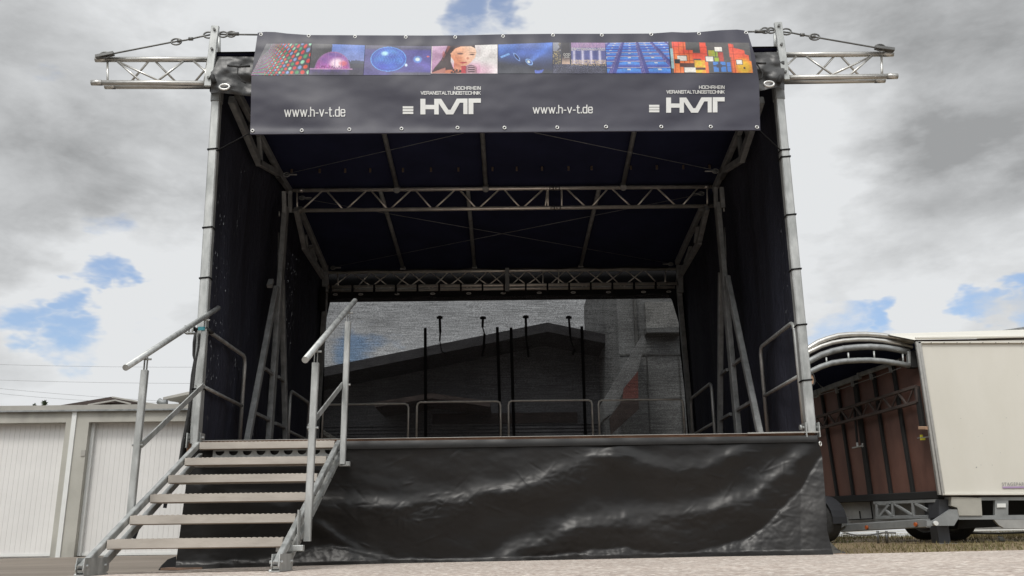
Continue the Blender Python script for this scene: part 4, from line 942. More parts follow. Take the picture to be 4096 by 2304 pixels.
rail_back(2394, 2732, 1599, 'rear guard rail farthest right before the outside stair')
def rail_side(X, corner, end, lowc, lowe, lab, extra=None):
    c, e = atx(*corner, X), atx(*end, X); l0, l1 = atx(*lowc, X), atx(*lowe, X); zb = zL if X < 0 else zR; tz = (c.z+e.z)/2
    ys = sorted((c.y, e.y)); t = thing('guard_rail', lab, 'railing', (X, sum(ys)/2, zb), 'guard rails round the stage')
    y0, y1 = ys; y0 = .075 if y0 < .8 else y0
    pts = [(X, y0, zb), (X, y0, tz-.08), (X, y0+.03, tz-.02), (X, y0+.08, tz), (X, y1-.08, tz), (X, y1-.03, tz-.02), (X, y1, tz-.08), (X, y1, zb)]
    MB().ptube(pts, .020, 12).build('rail_hoop', 'galv', t)
    lz = (l0.z+l1.z)/2; MB().tube((X, y0, lz), (X, y1, lz), .018, 10).build('cross_bar', 'galv', t)
    return y0, y1, tz, lz
print('railX', at(826, 1316, .03).x, at(3186, 1275, .03).x)
for a in ((-2.73, (981, 1430), (826, 1316), (969, 1628), (818, 1545), 'guard rail inside the left front post behind the stair handrail'),
          (2.745, (3041, 1392), (3186, 1276), (3054, 1586), (3202, 1500), 'guard rail inside the right front post'),
          (-2.62, (1162, 1563), (1236, 1612), (1165, 1728), (1230, 1762), 'guard rail on the left side at the rear behind the braced frame'),
          (2.60, (2845, 1531), (2763, 1596), (2851, 1694), (2778, 1736), 'guard rail on the right side at the rear beside the back post')):
    print('rail', [round(v, 2) for v in rail_side(*a)])
# ---------------- skirt
def seg_d(px, py, pts):                               # signed vertical distance to a polyline (positive = below)
    return py-interp(pts, px)
def lump(px, py, pts, sig, amp, x0=None, x1=None, fade=120):
    d = seg_d(px, py, pts)+15*mn.fractal(Vector((px*.005, py*.003, pts[0][0]*.1)), .9, 2.1, 3)
    a = amp*(.86+.45*mn.fractal(Vector((px*.0045, py*.006, pts[0][0]*.3)), .9, 2.1, 4))
    a *= sm01((px-pts[0][0])/fade+.0)*sm01((pts[-1][0]-px)/fade)
    s = sig
    return a*(math.exp(-(d/(s*1.7))**2) if d > 0 else math.exp(-(d/(s*.8))**2))
F1_ = [(1150, 2010), (1431, 2030), (1600, 2050), (1838, 2015), (2008, 1975), (2140, 1945), (2280, 1885), (2420, 1820), (2560, 1770)]
F2_ = [(1900, 2330), (2100, 2200), (2300, 2120), (2500, 2090), (2700, 2090), (2831, 2068), (2930, 2030), (3018, 1995), (3130, 1900), (3250, 1785), (3290, 1740)]
F3_ = [(2400, 1790), (2571, 1860), (2680, 1885), (2800, 1880), (2900, 1840), (2965, 1785), (3010, 1750)]
F4_ = [(1200, 2060), (1254, 2090), (1329, 2135), (1431, 2210), (1560, 2260)]
F5_ = [(740, 1960), (850, 1935), (950, 1985), (1080, 2020), (1200, 2040)]
FL_ = [(690, 2235), (900, 2242), (1150, 2215), (1329, 2160), (1431, 2200), (1600, 2222), (1872, 2232), (2080, 2232), (2272, 2206), (2490, 2185), (2720, 2212), (2862, 2180), (2960, 2150), (3049, 2100), (3130, 2020), (3204, 1948), (3260, 1850), (3300, 1790)]
from mathutils import noise as mn
sk = MB(); rgs = random.Random(5)
cr = []
for _ in range(150):
    if rgs.random() < .5: x_ = rgs.uniform(1300, 2400); y_ = interp(F1_, x_)+rgs.gauss(-10, 32)
    elif rgs.random() < .5: x_ = rgs.uniform(2700, 3240); y_ = rgs.uniform(1850, 2180)
    else: x_ = rgs.uniform(900, 3250); y_ = rgs.uniform(1800, 2220)
    cr.append((x_, y_, rgs.gauss(-.4, .8), rgs.uniform(12, 46), rgs.choice((-1, 1))*rgs.uniform(.0010, .0036)))
def sk_d(px, py):
    d = lump(px, py, F1_, 54, .046)+lump(px, py, F2_, 66, .054)+lump(px, py, F3_, 42, .032, fade=60)+lump(px, py, F4_, 32, .022, fade=40)+lump(px, py, F5_, 40, .024, fade=60)
    fl = seg_d(px, py, FL_)
    slope = interp([(690, .38), (1800, .40), (2300, .46), (2900, .42), (3100, .30), (3300, .20)], px)
    fl += 14*mn.fractal(Vector((px*.007, py*.007, 3.3)), .8, 2.2, 4)
    if fl > 0: d += slope*(fl*.00235)*sm01(fl/30)
    bot = interp([(700, 2287), (3327, 2222)], px); e = bot-py
    if e < 26: d += .0009*(26-e)**1.15
    q = Vector((px*.004, py*.006, 1.7)); d += .006*mn.fractal(q, .8, 2.1, 4)
    q = Vector((px*.0016+py*.0016, py*.004-px*.0012, 4.2)); d += .016*mn.fractal(q, 1.0, 2, 3)
    for cx, cy, an, ln, am in cr:
        dx, dy = px-cx, py-cy
        if abs(dx) < 90 and abs(dy) < 90:
            u = dx*math.cos(an)+dy*math.sin(an); v = -dx*math.sin(an)+dy*math.cos(an); d += am*math.exp(-(u/ln)**2-(v/5)**2)
    t = (py-1760)/500; d *= sm01(t*7)
    return d
def sk_fn(u, v):
    yt = lerp(1779, 1741, u); yb = lerp(2288, 2223, u); py = lerp(yt, yb, v)
    xl_ = interp([(1779, 775), (1876, 752), (2283, 700)], py); xr_ = interp([(1741, 3272), (1768, 3276), (1824, 3288), (1998, 3303), (2122, 3309), (2228, 3335)], py)
    px = lerp(xl_, xr_, u)
    if v > .97: py += 1.6*math.sin(u*23)+1.2*math.sin(u*57)
    return at(px, py, -.055-sk_d(px, py))
sk.grid(sk_fn, 620, 150); sko = sk.build('front_skirt', 'skirt', org=(0, -.05, gz(0))); tag(sko, 'creased shiny black vinyl skirt hung along the stage front', 'skirt')
def hem_fn(u, v):
    p = at(lerp(775, 3270, u), lerp(lerp(1763, 1733, u)+9, lerp(1806, 1768, u), v), -.062-.006*math.sin(v*3.1)-.004*math.sin(u*90)-.010*max(0, math.sin(u*37+2))**6-(.012*v)); return p
hm = MB(); hm.grid(hem_fn, 400, 6); hm.build('top_hem', 'hem', sko)
m = MB(); p = at(3281, 1775, -.05); ring(m, p, .018, .006, (1, -1, 0)); p = at(705, 2237, -.1); m.build('hem_eyelet', 'eyelet', sko)
# side skirts and loose black flaps
m = MB(); m.grid(lambda u, v: Vector((2.80+.015*math.sin(u*12+v*3), lerp(-.05, YB+.1, u), lerp(zR-.02, gz(2.9)-.02, v))), 40, 10); o = m.build('side_skirt', 'roof_out', org=(2.86, 2.5, 0)); tag(o, 'black side skirt under the right edge of the stage', 'skirt')
m = MB(); m.grid(lambda u, v: Vector((-2.84-.02*math.sin(u*12+v*3), lerp(.25, YB+.1, u), lerp(zL-.02, gz(-2.9)-.02, v))), 40, 10); o = m.build('side_skirt', 'roof_out', org=(-2.84, 2.5, 0)); tag(o, 'black side skirt under the left edge of the stage', 'skirt')
def flap(pts, Y0, Y1, lab, mm_='roof_in'):
    m = MB(); P = [at(x, y, Y) for (x, y), Y in pts]
    m.slab(P, (0, .006, 0)); o = m.build('loose_flap', mm_, org=P[0]); m.recalc(o); tag(o, lab, 'flap')
flap([((3293, 2120), -.02), ((3298, 2128), -.02), ((3318, 2165), .1), ((3352, 2198), .3), ((3402, 2217), .5), ((3334, 2217), -.05), ((3312, 2190), -.05)], 0, 0, 'loose black flap curling onto the grass at the right foot of the skirt', 'skirt')
flap([((704, 2225), .1), ((670, 2238), .2), ((645, 2262), .3), ((625, 2292), .3), ((705, 2291), .05)], 0, 0, 'loose black flap spread on the asphalt at the left foot of the skirt', 'black')
for (x0, x1, y0, y1, lab, Y) in ((640, 806, 2285, 2297, 'thin brown plank under the left end of the skirt', -.12), (2012, 2052, 2249, 2259, 'small wooden packing block under the middle of the skirt', -.10), (3325, 3402, 2216, 2224, 'short pale board under the right end of the skirt', -.06)):
    a, b = at(x0, y1, Y), at(x1, y1, Y); zt = at((x0+x1)/2, y0, Y).z; z0 = gz(a.x)-.015
    o = MB().box((a.x, Y, z0), (b.x, Y+.22, max(zt, z0+.02))).build('wood_plank', 'plank' if x0 < 3000 else 'lightwood', org=(a.x, Y, z0)); tag(o, lab, 'plank')
# dark under-stage
# ---------------- stairs
LX, LW, LY, LZ, LG, LR = -2.614, 1.176, -.19, 1.025, .331, .1637
LX = at(799, 1769, LY).x; LZ = at(799, 1769, LY).z; LW = at(1338, 1762, LY).x-LX; dzr = at(1338, 1762, LY).z-LZ
stt = thing('stage_stair', 'galvanised six step open stair leading up to the left front of the stage', 'stair', (LX+LW/2, -1.2, gz(-2)))
for i in range(6):
    y = LY-i*LG; z = LZ-i*LR; TL = (799, 741, 674, 600, 519, 427)[i]
    x0, x1 = LX, LX+LW
    def sl(x): return z+dzr*(x-LX)/LW
    m = MB()
    m.slab([(x0, y, sl(x0)), (x1, y, sl(x1)), (x1, y, sl(x1)-.058), (x0, y, sl(x0)-.058)], (0, .03, 0))
    m.slab([(x0, y+.03, sl(x0)), (x1, y+.03, sl(x1)), (x1, y+.03, sl(x1)-.012), (x0, y+.03, sl(x0)-.012)], (0, .20, 0))
    m.slab([(x0, y+.23, sl(x0)), (x1, y+.23, sl(x1)), (x1, y+.23, sl(x1)-.058), (x0, y+.23, sl(x0)-.058)], (0, .02, 0))
    m.slab([(x0, y+.03, sl(x0)-.047), (x1, y+.03, sl(x1)-.047), (x1, y+.03, sl(x1)-.058), (x0, y+.03, sl(x0)-.058)], (0, .03, 0))
    s_ = m; n = 30
    for row in range(3):
        for k in range(n):
            x = x0+.02+(x1-x0-.04)*(k+.5*(row % 2))/n; yy = y+.012+row*.085
            s_.slab([(x, yy, sl(x)), (x+.006, yy, sl(x)+.004), (x+.016, yy, sl(x)+.004), (x+.022, yy, sl(x))], (0, .012, 0))
    t = m.build('tread', 'tread', stt); m.recalc(t)
    m = MB(); m.slab([(x0+.004, y+.004, sl(x0)-.0585), (x1-.004, y+.004, sl(x1)-.0585), (x1-.004, y+.056, sl(x1)-.0585), (x0+.004, y+.056, sl(x0)-.0585)], (0, 0, -.006)); m.recalc(m.build('tread_underside', 'brass', t))
ang = Vector((0, -LG, -LR)).normalized(); nr = Vector((0, -ang.z, ang.y))       # slope direction and its normal
def stringer(X, dzx, flip):
    gzb = gz(X)
    top = Vector((X, LY+.05, LZ+dzx-.005)); k = (top.z-(gzb+.055))/LR*LG; n_ = k/(-ang.y)
    o = bpy.data.objects.new('stringer', None); col.objects.link(o); o.parent = stt; ORG[o.name] = ORG[stt.name]; o.location = (0, 0, 0)
    for dy, ext in ((0.0, 0.0), (.27, 0.0)):
        t0_ = top+Vector((0, dy, -.01)); e0 = t0_+Vector((0, -1, -LR/LG))*(k+ext)
        m = MB(); m.bar(t0_, e0, .040, .052, side=(1, 0, 0)); m.build('stringer_tube', 'galv', o)
        m = MB(); m.bar(e0+Vector((0, -.0015, 0))+ang*.001, e0+ang*.003, .028, .038, side=(1, 0, 0)); m.build('tube_mouth', 'dark', o)
    foot = top+Vector((0, -1, -LR/LG))*(k-.03)
    m = MB()
    for sx in (-.026, .022):
        x = X+sx; m.slab([(x, foot.y-.035, gzb+.115), (x, foot.y+.33, gzb+.115), (x, foot.y+.33, gzb+.03), (x, foot.y+.29, gzb+.012), (x, foot.y-.02, gzb+.012), (x, foot.y-.045, gzb+.04)], (.005, 0, 0))
    m.box((X-.03, foot.y-.04, gzb+.006), (X+.03, foot.y+.32, gzb+.014))
    for dy in (0, .27): m.tube((X-.045, foot.y+dy, gzb+.065), (X+.04, foot.y+dy, gzb+.065), .011, 8); m.tube((X-.035, foot.y+dy, gzb-.01), (X-.035, foot.y+dy, gzb+.02), .014, 8)
    m.recalc(m.build('foot', 'galv', o))
    m = MB()
    for i in range(6):
        for dy in (.02, .29):
            c = Vector((X+.021, LY+.05-i*LG+dy-.02, LZ+dzx-.02-i*LR)); m.tube(c, c+Vector((.007, 0, 0)), .007, 6)
    m.build('rivet', 'steel', o)
stringer(LX-.028, 0, 1); stringer(LX+LW+.030, dzr, 1)
# perforated beam below the top tread
m = MB(); yb_ = LY+.10; zt1 = LZ-.058; x0, x1 = LX+.09, LX+LW-.0
h = .075; n = 9; pw = (x1-x0)/n
for i in range(n):
    a = x0+i*pw; b = a+pw; cx_ = (a+b)/2; rr_ = .040; zc = zt1-.012; z1_ = zt1-h
    tz = lambda x: dzr*(x-LX)/LW
    arc = [(cx_-rr_*math.cos(q), zc-.038*math.sin(q)) for q in [math.pi*j/10 for j in range(11)]]
    for j in range(10):
        (xa_, za_), (xb_, zb_) = arc[j], arc[j+1]
        m.add([(xa_, yb_, za_+tz(cx_)), (xb_, yb_, zb_+tz(cx_)), (xb_, yb_, z1_+tz(cx_)), (xa_, yb_, z1_+tz(cx_))], [(0, 1, 2, 3)])
    for q0, q1 in ((a, cx_-rr_), (cx_+rr_, b)): m.add([(q0, yb_, zt1+tz(cx_)), (q1, yb_, zt1+tz(cx_)), (q1, yb_, z1_+tz(cx_)), (q0, yb_, z1_+tz(cx_))], [(0, 1, 2, 3)])
    m.add([(cx_-rr_, yb_, zt1+tz(cx_)), (cx_+rr_, yb_, zt1+tz(cx_)), (cx_+rr_, yb_, zc+tz(cx_)), (cx_-rr_, yb_, zc+tz(cx_))], [(0, 1, 2, 3)])
pb = m.build('perforated_beam', 'galv', stt); md = pb.modifiers.new('s', 'SOLIDIFY'); md.thickness = .004
m = MB(); m.bar((LX+.06, LY+.02, LZ-.20), (LX+LW+.06, LY+.02, LZ-.20+dzr), .035, .03); m.bar((LX+LW-.05, LY-5*LG+.06, LZ-5*LR-.072), (LX+LW+.13, LY-5*LG+.06, LZ-5*LR-.070), .05, .04); m.build('cross_bar', 'galv', stt)
# handrails
def handrail(X, ptop, pbot, rtop, rbot, r0, r1, d0, d1, lab):
    o = bpy.data.objects.new('handrail', None); col.objects.link(o); o.parent = stt; ORG[o.name] = ORG[stt.name]
    o['label'] = lab
    res = []
    for tp, bt_ in ((ptop, pbot), (rtop, rbot)):
        t = atx(*tp, X); b = atx(*bt_, X); y = t.y; zb = (at(bt_[0], bt_[1], y)).z
        m = MB(); b2 = Vector((X, y, zb)); t2 = Vector((X, y, t.z)); m.bar(b2, t2, .048, .048, side=(1, 0, 0)); po = m.build('rail_post', 'galv', o)
        m = MB(); m.bar(b2-Vector((0, 0, .001)), b2-Vector((0, 0, .004)), .036, .036, side=(1, 0, 0)); m.build('post_mouth', 'dark', po)
        m = MB()
        for sx in (-.012, .009): m.box((X+sx, y-.012, t.z-.06), (X+sx+.004, y+.012, t.z+.10))
        m.tube((X-.02, y, t.z+.085), (X+.04, y, t.z+.085), .008, 8)
        m.build('rail_fork', 'galv', po); res.append((y, t.z, zb))
    (y1, z1, zb1), (y2, z2, zb2) = res
    a = Vector((X, y1, z1+.125)); b = Vector((X, y2, z2+.125)); d = (b-a)
    def along(px, P): # extend handrail to picture column
        best = min((i*.01-1 for i in range(400)), key=lambda s: abs(2048+F_PX*(a+d*s-CAM).dot(RT)/(a+d*s-CAM).dot(FW)-px)); return a+d*best
    e0, e1 = along(r0[0], 0), along(r1[0], 0)
    m = MB(); m.tube(e0, e1, .0235, 20); m.build('hand_tube', 'galv', o)
    m = MB(); q = .0245; u = d.normalized(); p0 = Vector((X-.035*(-1 if X > -2 else 1)*-1, y1, 0))
    pa = Vector((X, y1, atx(*d0, X).z)); pbb = Vector((X, y2, atx(*d1, X).z)); sx = .03 if X < -2 else -.03
    m.bar(pa+Vector((sx, 0, 0)), pbb+Vector((sx, 0, 0)), .048, .012, side=(0, 0, 1)); br = m.build('diagonal_brace', 'galv', o)
    m = MB()
    for p in (pa, pbb): m.tube(p-Vector((.04, 0, 0)), p+Vector((.042, 0, 0)), .009, 8)
    m.build('bolt', 'galv', o)
    print('handrail', X, res, e0, e1)
handrail(LX-.075, (580, 1481), (516, 2078), (819, 1317), (789, 1800), (503, 1476), (872, 1226), (561, 1783), (820, 1551), 'handrail on the left side of the stair, against the sky and garages')
handrail(LX+LW+.105, (1263, 1452), (1236, 2165), (1392, 1288), (1377, 1857), (1221, 1452), (1420, 1214), (1266, 1720), (1375, 1532), 'handrail on the right side of the stair, against the gauze')
m = MB()
for (yq, zq, xq) in ((LY+.02, LZ-.20, LX+LW+.05),): m.bar((xq, yq, zq), (xq+.09, yq, zq), .05, .04)
xq = LX+LW+.06; m.slab([(xq, LY-.02, LZ+.01), (xq, LY+.06, LZ+.01), (xq, LY+.06, LZ-.16), (xq, LY, LZ-.22)], (.008, 0, 0))
m.slab([(xq, LY-4*LG-.2, LZ-4*LR+.02), (xq, LY-4*LG-.12, LZ-4*LR+.02), (xq, LY-4*LG-.12, LZ-4*LR-.18), (xq, LY-4*LG-.18, LZ-4*LR-.24)], (.008, 0, 0))
m.recalc(m.build('post_bracket', 'galv', stt))
# ratchet clamp and hanging cables on the left front post
cpt = at(800, 1316, -.09)
rt = thing('ratchet_clamp', 'small ratchet clamp with teal band round the left front post', 'clamp', cpt)
m = MB(); m.ptube([cpt+Vector((x, y, 0)) for x, y in ((-.06, -.0), (.07, -.0), (.07, .14), (-.06, .14))], .016, 6, closed=True); m.build('band', 'rubber', rt)
m = MB(); m.box((cpt.x-.01, cpt.y-.024, cpt.z-.018), (cpt.x+.05, cpt.y-.016, cpt.z+.016)); m.build('teal_webbing', 'teal', rt)
m = MB(); m.box((cpt.x-.13, cpt.y-.04, cpt.z-.045), (cpt.x-.05, cpt.y+.03, cpt.z-.035)); m.box((cpt.x-.13, cpt.y-.04, cpt.z+.02), (cpt.x-.05, cpt.y+.03, cpt.z+.028))
for dx in (-.12, -.09, -.06): m.tube((cpt.x+dx, cpt.y-.02, cpt.z-.045), (cpt.x+dx, cpt.y-.02, cpt.z+.028), .010, 8)
m.build('ratchet', 'galv', rt)
m = MB(); m.ptube([at(x, y, -.03) for x, y in ((800, 1335), (796, 1390), (784, 1450), (772, 1560), (758, 1640), (745, 1710), (733, 1770), (722, 1840), (713, 1870))], .017, 8)
o = m.build('hanging_cable', 'rubber', org=at(800, 1335, -.03)); tag(o, 'thick black cable hanging from the clamp down beside the left front post', 'cable', 'cables hanging beside the left post')
m = MB(); m.ptube([at(x, y, .10) for x, y in ((783, 1330), (777, 1370), (776, 1420), (781, 1440), (770, 1500), (762, 1590), (758, 1650), (755, 1700), (742, 1770), (735, 1800))], .016, 8)
o = m.build('hanging_cable', 'rubber', org=at(783, 1330, .1)); tag(o, 'outer black cable with a kink hanging behind the left front post', 'cable', 'cables hanging beside the left post')
flap([((757, 1690), .12), ((765, 1700), .12), ((760, 1795), .12), ((722, 1850), .12), ((712, 1860), .12), ((728, 1790), .12)], 0, 0, 'dark cloth corner hanging below the left front post', 'black')
m = MB(); m.bar(at(760, 1690, -.01), at(782, 1765, -.01), .02, .02) if False else m.box((at(748, 1790, .02).x, 0, at(748, 1795, .02).z), (at(776, 1790, .02).x, .06, at(748, 1775, .02).z)); m.build('corner_bracket', 'galv', stg)
m = MB(); m.bar(at(667, 1990, -.4), at(659, 2032, -.4), .03, .006, side=(1, 0, 0)); o = m.build('strap_end', 'black', org=at(667, 1990, -.4)); tag(o, 'short black strap end dangling behind the fourth step', 'strap')
m = MB(); m.bar(at(552, 2110, -.9), at(535, 2155, -.9), .03, .006, side=(1, 0, 0)); o = m.build('strap_end', 'black', org=at(552, 2110, -.9)); tag(o, 'short black strap end dangling below the second step', 'strap')
# ================================================================== BANNER
TOPE = [(1031, 131), (1061, 127), (1100, 128), (1148, 134), (1235, 140), (1420, 141), (1700, 142), (1850, 141), (2011, 137), (2212, 135), (2405, 135), (2605, 134), (2687, 128), (2740, 130), (2796, 128), (2877, 121), (2948, 118), (2975, 121), (2990, 127)]
def bxl(v): return interp([(0, 1031), (.42, 1006), (1, 1001)], v)
def bxr(v): return interp([(0, 2990), (.25, 3020), (.5, 3036), (1, 3041)], v)
def btop(f): return interp(TOPE, lerp(1031, 2990, f))
def bbot(f): return lerp(536, 519, f)
def bY(px, py):
    v = (py-133)/400
    y = -.34-.05*v
    if v < .16: y += .07*(1-v/.16)**2
    q = Vector((px*.0035, py*.006, 8.1)); y += .013*mn.fractal(q, .9, 2.1, 3)
    y += .012*math.sin(px*.011-py*.02)*math.exp(-((px-1300)/330)**2)+.010*math.sin(px*.016+py*.03)*math.exp(-((px-2860)/250)**2)
    y += .010*math.sin(px*.055)*max(0, 1-v/.15)
    y -= .012*math.exp(-((v-1)/.04)**2)
    return y
ban = thing('event_banner', 'wide dark grey banner with eight photo prints and white logos on the roof front', 'banner', at(2020, 536, -.4))
def bp(px, py, e=0.0): return at(px, py, bY(px, py)-e)
b = MB(); b.grid(lambda u, v: bp(lerp(bxl(v), bxr(v), u), lerp(btop(u), bbot(u), v)), 360, 60)
clo = b.build('banner_sheet', 'banner', ban); 
m = MB(); m.ptube([bp(lerp(1001, 3041, i/120), bbot(i/120)+1, .006) for i in range(121)], .007, 6); m.build('bottom_seam', 'banner', ban)
for px, py in ((1010, 523), (1207, 522), (1397, 518), (1606, 515), (1830, 511), (2018, 511), (2229, 510), (2424, 507), (2645, 507), (2843, 507), (3028, 509), (1044, 138), (1235, 144), (1420, 147), (1623, 149), (1821, 149), (2012, 145), (2212, 141), (2407, 141), (2605, 138), (2796, 135), (2984, 131)):
    m = MB(); ring(m, bp(px, py, .006), .014, .0055, (0, -1, .0), n=14); m.build('eyelet', 'eyelet', ban)
    if py > 300: m = MB(); c = bp(px, py, .0035); m.tube(c, c+Vector((0, -.002, 0)), .010, 10); m.build('eyelet_hole', 'dark', col.objects[-1] if False else ban)
def print_poly(mb, polys, e=.004):
    for P in polys: mb.add([bp(x, y, e) for x, y in P], [tuple(range(len(P)))])
def txt(mb, s, x0, x1, ytop, ybot, sq=1.0, slope=-.008):
    v, f = text_verts(s, sq); mb.add([bp(lerp(x0, x1, u), lerp(ybot, ytop, w_)+slope*(x1-x0)*u, .004) for u, w_ in v], f)
GL = {'H': (1, [[(0, 0), (0, 1)], [(1, 0), (1, 1)], [(0, .5), (1, .5)]]), 'O': (1, [[(.12, 0), (.88, 0), (1, .16), (1, .84), (.88, 1), (.12, 1), (0, .84), (0, .16), (.12, 0)]]),
      'C': (1, [[(1, .24), (1, .14), (.88, 0), (.12, 0), (0, .16), (0, .84), (.12, 1), (.88, 1), (1, .86), (1, .76)]]), 'R': (1, [[(0, 0), (0, 1), (.9, 1), (1, .88), (1, .58), (.9, .46), (0, .46)], [(.72, .46), (1, .2), (1, 0)]]),
      'E': (.9, [[(.9, 1), (0, 1), (0, 0), (.9, 0)], [(0, .5), (.82, .5)]]), 'I': (0, [[(0, 0), (0, 1)]]), 'N': (1, [[(0, 0), (0, 1), (.12, 1), (.88, 0), (1, 0), (1, 1)]]),
      'V': (1, [[(0, 1), (.5, 0), (1, 1)]]), 'A': (1.05, [[(0, 0), (.52, 1), (1.05, 0)], [(.2, .3), (.85, .3)]]), 'S': (1, [[(1, .76), (.96, 1), (.04, 1), (0, .9), (0, .6), (.08, .52), (.92, .48), (1, .4), (1, .1), (.95, 0), (.04, 0), (0, .24)]]),
      'T': (.95, [[(0, 1), (.95, 1)], [(.475, 0), (.475, 1)]]), 'L': (.8, [[(0, 1), (0, 0), (.8, 0)]]), 'U': (1, [[(0, 1), (0, .14), (.12, 0), (.88, 0), (1, .14), (1, 1)]]),
      'G': (1, [[(1, .76), (.94, 1), (.08, 1), (0, .88), (0, .12), (.1, 0), (.9, 0), (1, .12), (1, .48), (.55, .48)]]), 'K': (.95, [[(0, 0), (0, 1)], [(.92, 1), (.3, .5), (.95, 0)], [(0, .5), (.3, .5)]]),
      'w': (1.05, [[(0, .72), (.27, 0), (.52, .70), (.78, 0), (1.05, .72)]]), 'v': (.66, [[(0, .72), (.33, 0), (.66, .72)]]), '.': (.06, [[(0, .0), (.06, .0)], [(0, .06), (.06, .06)]]), '-': (.34, [[(0, .36), (.34, .36)]]),
      'h': (.62, [[(0, 0), (0, 1)], [(0, .70), (.5, .70), (.62, .58), (.62, 0)]]), 't': (.42, [[(.14, .95), (.14, .1), (.22, 0), (.42, 0)], [(0, .70), (.42, .70)]]),
      'd': (.64, [[(.64, 1), (.64, 0), (.1, 0), (0, .12), (0, .6), (.1, .70), (.64, .70)]]), 'e': (.64, [[(.64, .14), (.56, 0), (.1, 0), (0, .12), (0, .6), (.1, .72), (.54, .72), (.64, .6), (.64, .37), (0, .37)]])}
def stroke_text(mb, s, x0, x1, yt, yb, wd, gap=.34, aspect=1.0, slope=-.008):
    tot = sum(GL[c][0] for c in s)+gap*(len(s)-1); k = (x1-x0)/tot; h = yb-yt; x = x0; lay = 0
    for c in s:
        for P in GL[c][1]:
            Q = [(x+p*k, yb-q*h+slope*(x-x0)) for p, q in P]
            for a, b in zip(Q[:-1], Q[1:]):
                dx, dy = b[0]-a[0], b[1]-a[1]; l = math.hypot(dx, dy); nx_, ny_ = -dy/l*wd/2, dx/l*wd/2; ex, ey = dx/l*wd*.38, dy/l*wd*.38; lay = (lay+1) % 3
                mb.add([bp(a[0]-ex+nx_, a[1]-ey+ny_, .004+lay*.0004), bp(b[0]+ex+nx_, b[1]+ey+ny_, .004+lay*.0004), bp(b[0]+ex-nx_, b[1]+ey-ny_, .004+lay*.0004), bp(a[0]-ex-nx_, a[1]-ey-ny_, .004+lay*.0004)], [(0, 1, 2, 3)])
        x += (GL[c][0]+gap)*k
def logo(ox, oy, k, cx, cy):                        # crop coordinates -> picture
    f = lambda P: [(1600+(ox+x*k)*.5435, 50+(oy+y*k)*.5435) for x, y in P]
    m = MB()
    polys = [[(150, 635), (187, 635), (187, 750), (150, 750)], [(187, 680), (252, 680), (252, 712), (187, 712)], [(252, 635), (285, 635), (285, 750), (252, 750)],
             [(285, 635), (303, 635), (356, 716), (340, 750), (285, 668)], [(356, 716), (372, 716), (392, 750), (340, 750)], [(372, 716), (418, 634), (440, 664), (392, 750)], [(418, 634), (497, 633), (497, 664), (440, 664)],
             [(466, 664), (497, 664), (497, 748), (466, 748)], [(504, 633), (595, 632), (595, 664), (504, 664)], [(504, 664), (540, 664), (540, 748), (504, 748)]]
    print_poly(m, [f(P) for P in polys]); m.build('logo_letters', 'white', ban)
    m = MB(); print_poly(m, [f([(20, a), (98, a), (98, b_), (20, b_)]) for a, b_ in ((690, 706), (710, 727), (731, 747))]); m.build('logo_bars', 'white', ban)
    m = MB(); (a, t), (b_, _), (_, q), _ = f([(402, 545), (592, 545), (592, 567), (402, 567)]); stroke_text(m, 'HOCHRHEIN', a, b_, t, q, 2.3, .42, slope=0)
    (a, t), (b_, _), (_, q), _ = f([(154, 581), (592, 581), (592, 603), (154, 603)]); stroke_text(m, 'VERANSTALTUNGSTECHNIK', a, b_, t, q, 2.3, .30, slope=0); m.build('company_lettering', 'white', ban)
logo(0, 0, 1, 0, 0); logo(1814, 12, .967, 0, 0)
for x0, x1, yt, yb in ((1139, 1379, 430, 466), (2133, 2369, 422, 453)):
    m = MB(); stroke_text(m, 'www.h-v-t.de', x0, x1, yt, yb, 4.1, .30); m.build('web_address', 'white', ban)
# ---- printed pictures (ink in a colour attribute on a fine mesh laid on the cloth)
def mixc(a, b, t): t = max(0, min(1, t)); return tuple(x+(y-x)*t for x, y in zip(a, b))
def nz(x, y, s=0): return mn.noise(Vector((x, y, s)))
def ell(u, v, cx, cy, rx, ry, soft=.15):
    d = math.hypot((u-cx)/rx, (v-cy)/ry); return 1-sm01((d-(1-soft))/(2*soft))
def poly_in(u, v, P):
    c = False; j = len(P)-1
    for i in range(len(P)):
        if ((P[i][1] > v) != (P[j][1] > v)) and (u < (P[j][0]-P[i][0])*(v-P[i][1])/(P[j][1]-P[i][1])+P[i][0]): c = not c
        j = i
    return c
def pic_dots(u, v):
    c = (.32, .31, .34); cols = [(.90, .28, .26), (.62, .86, .72), (.88, .25, .28), (.50, .62, .85), (.90, .35, .25), (.30, .62, .42)]
    x = max(u, .001); r = (v-.93)/(.10+.9*x)                 # rays fan out from the lower left
    k = math.floor((r+1.6)*5.4); fr = (r+1.6)*5.4-k
    c2 = [(.45, .72, .55), (.62, .48, .72), (.72, .38, .52)][k % 3]
    if fr < .62: c = mixc(c, c2, sm01((.42-u)/.3)*.9)
    s = math.log(x+.06)*9+k*.37; j = math.floor(s); fs = s-j
    d = math.hypot((fs-.5)*1.0, (fr-.5)*1.0)
    if u > .14: c = mixc(c, cols[(j+2*k) % 6], (1-sm01((d-.30)/.12))*sm01((u-.12)/.2))
    if u < .12 and v < .5-u*3: c = (.40, .40, .42)
    return c
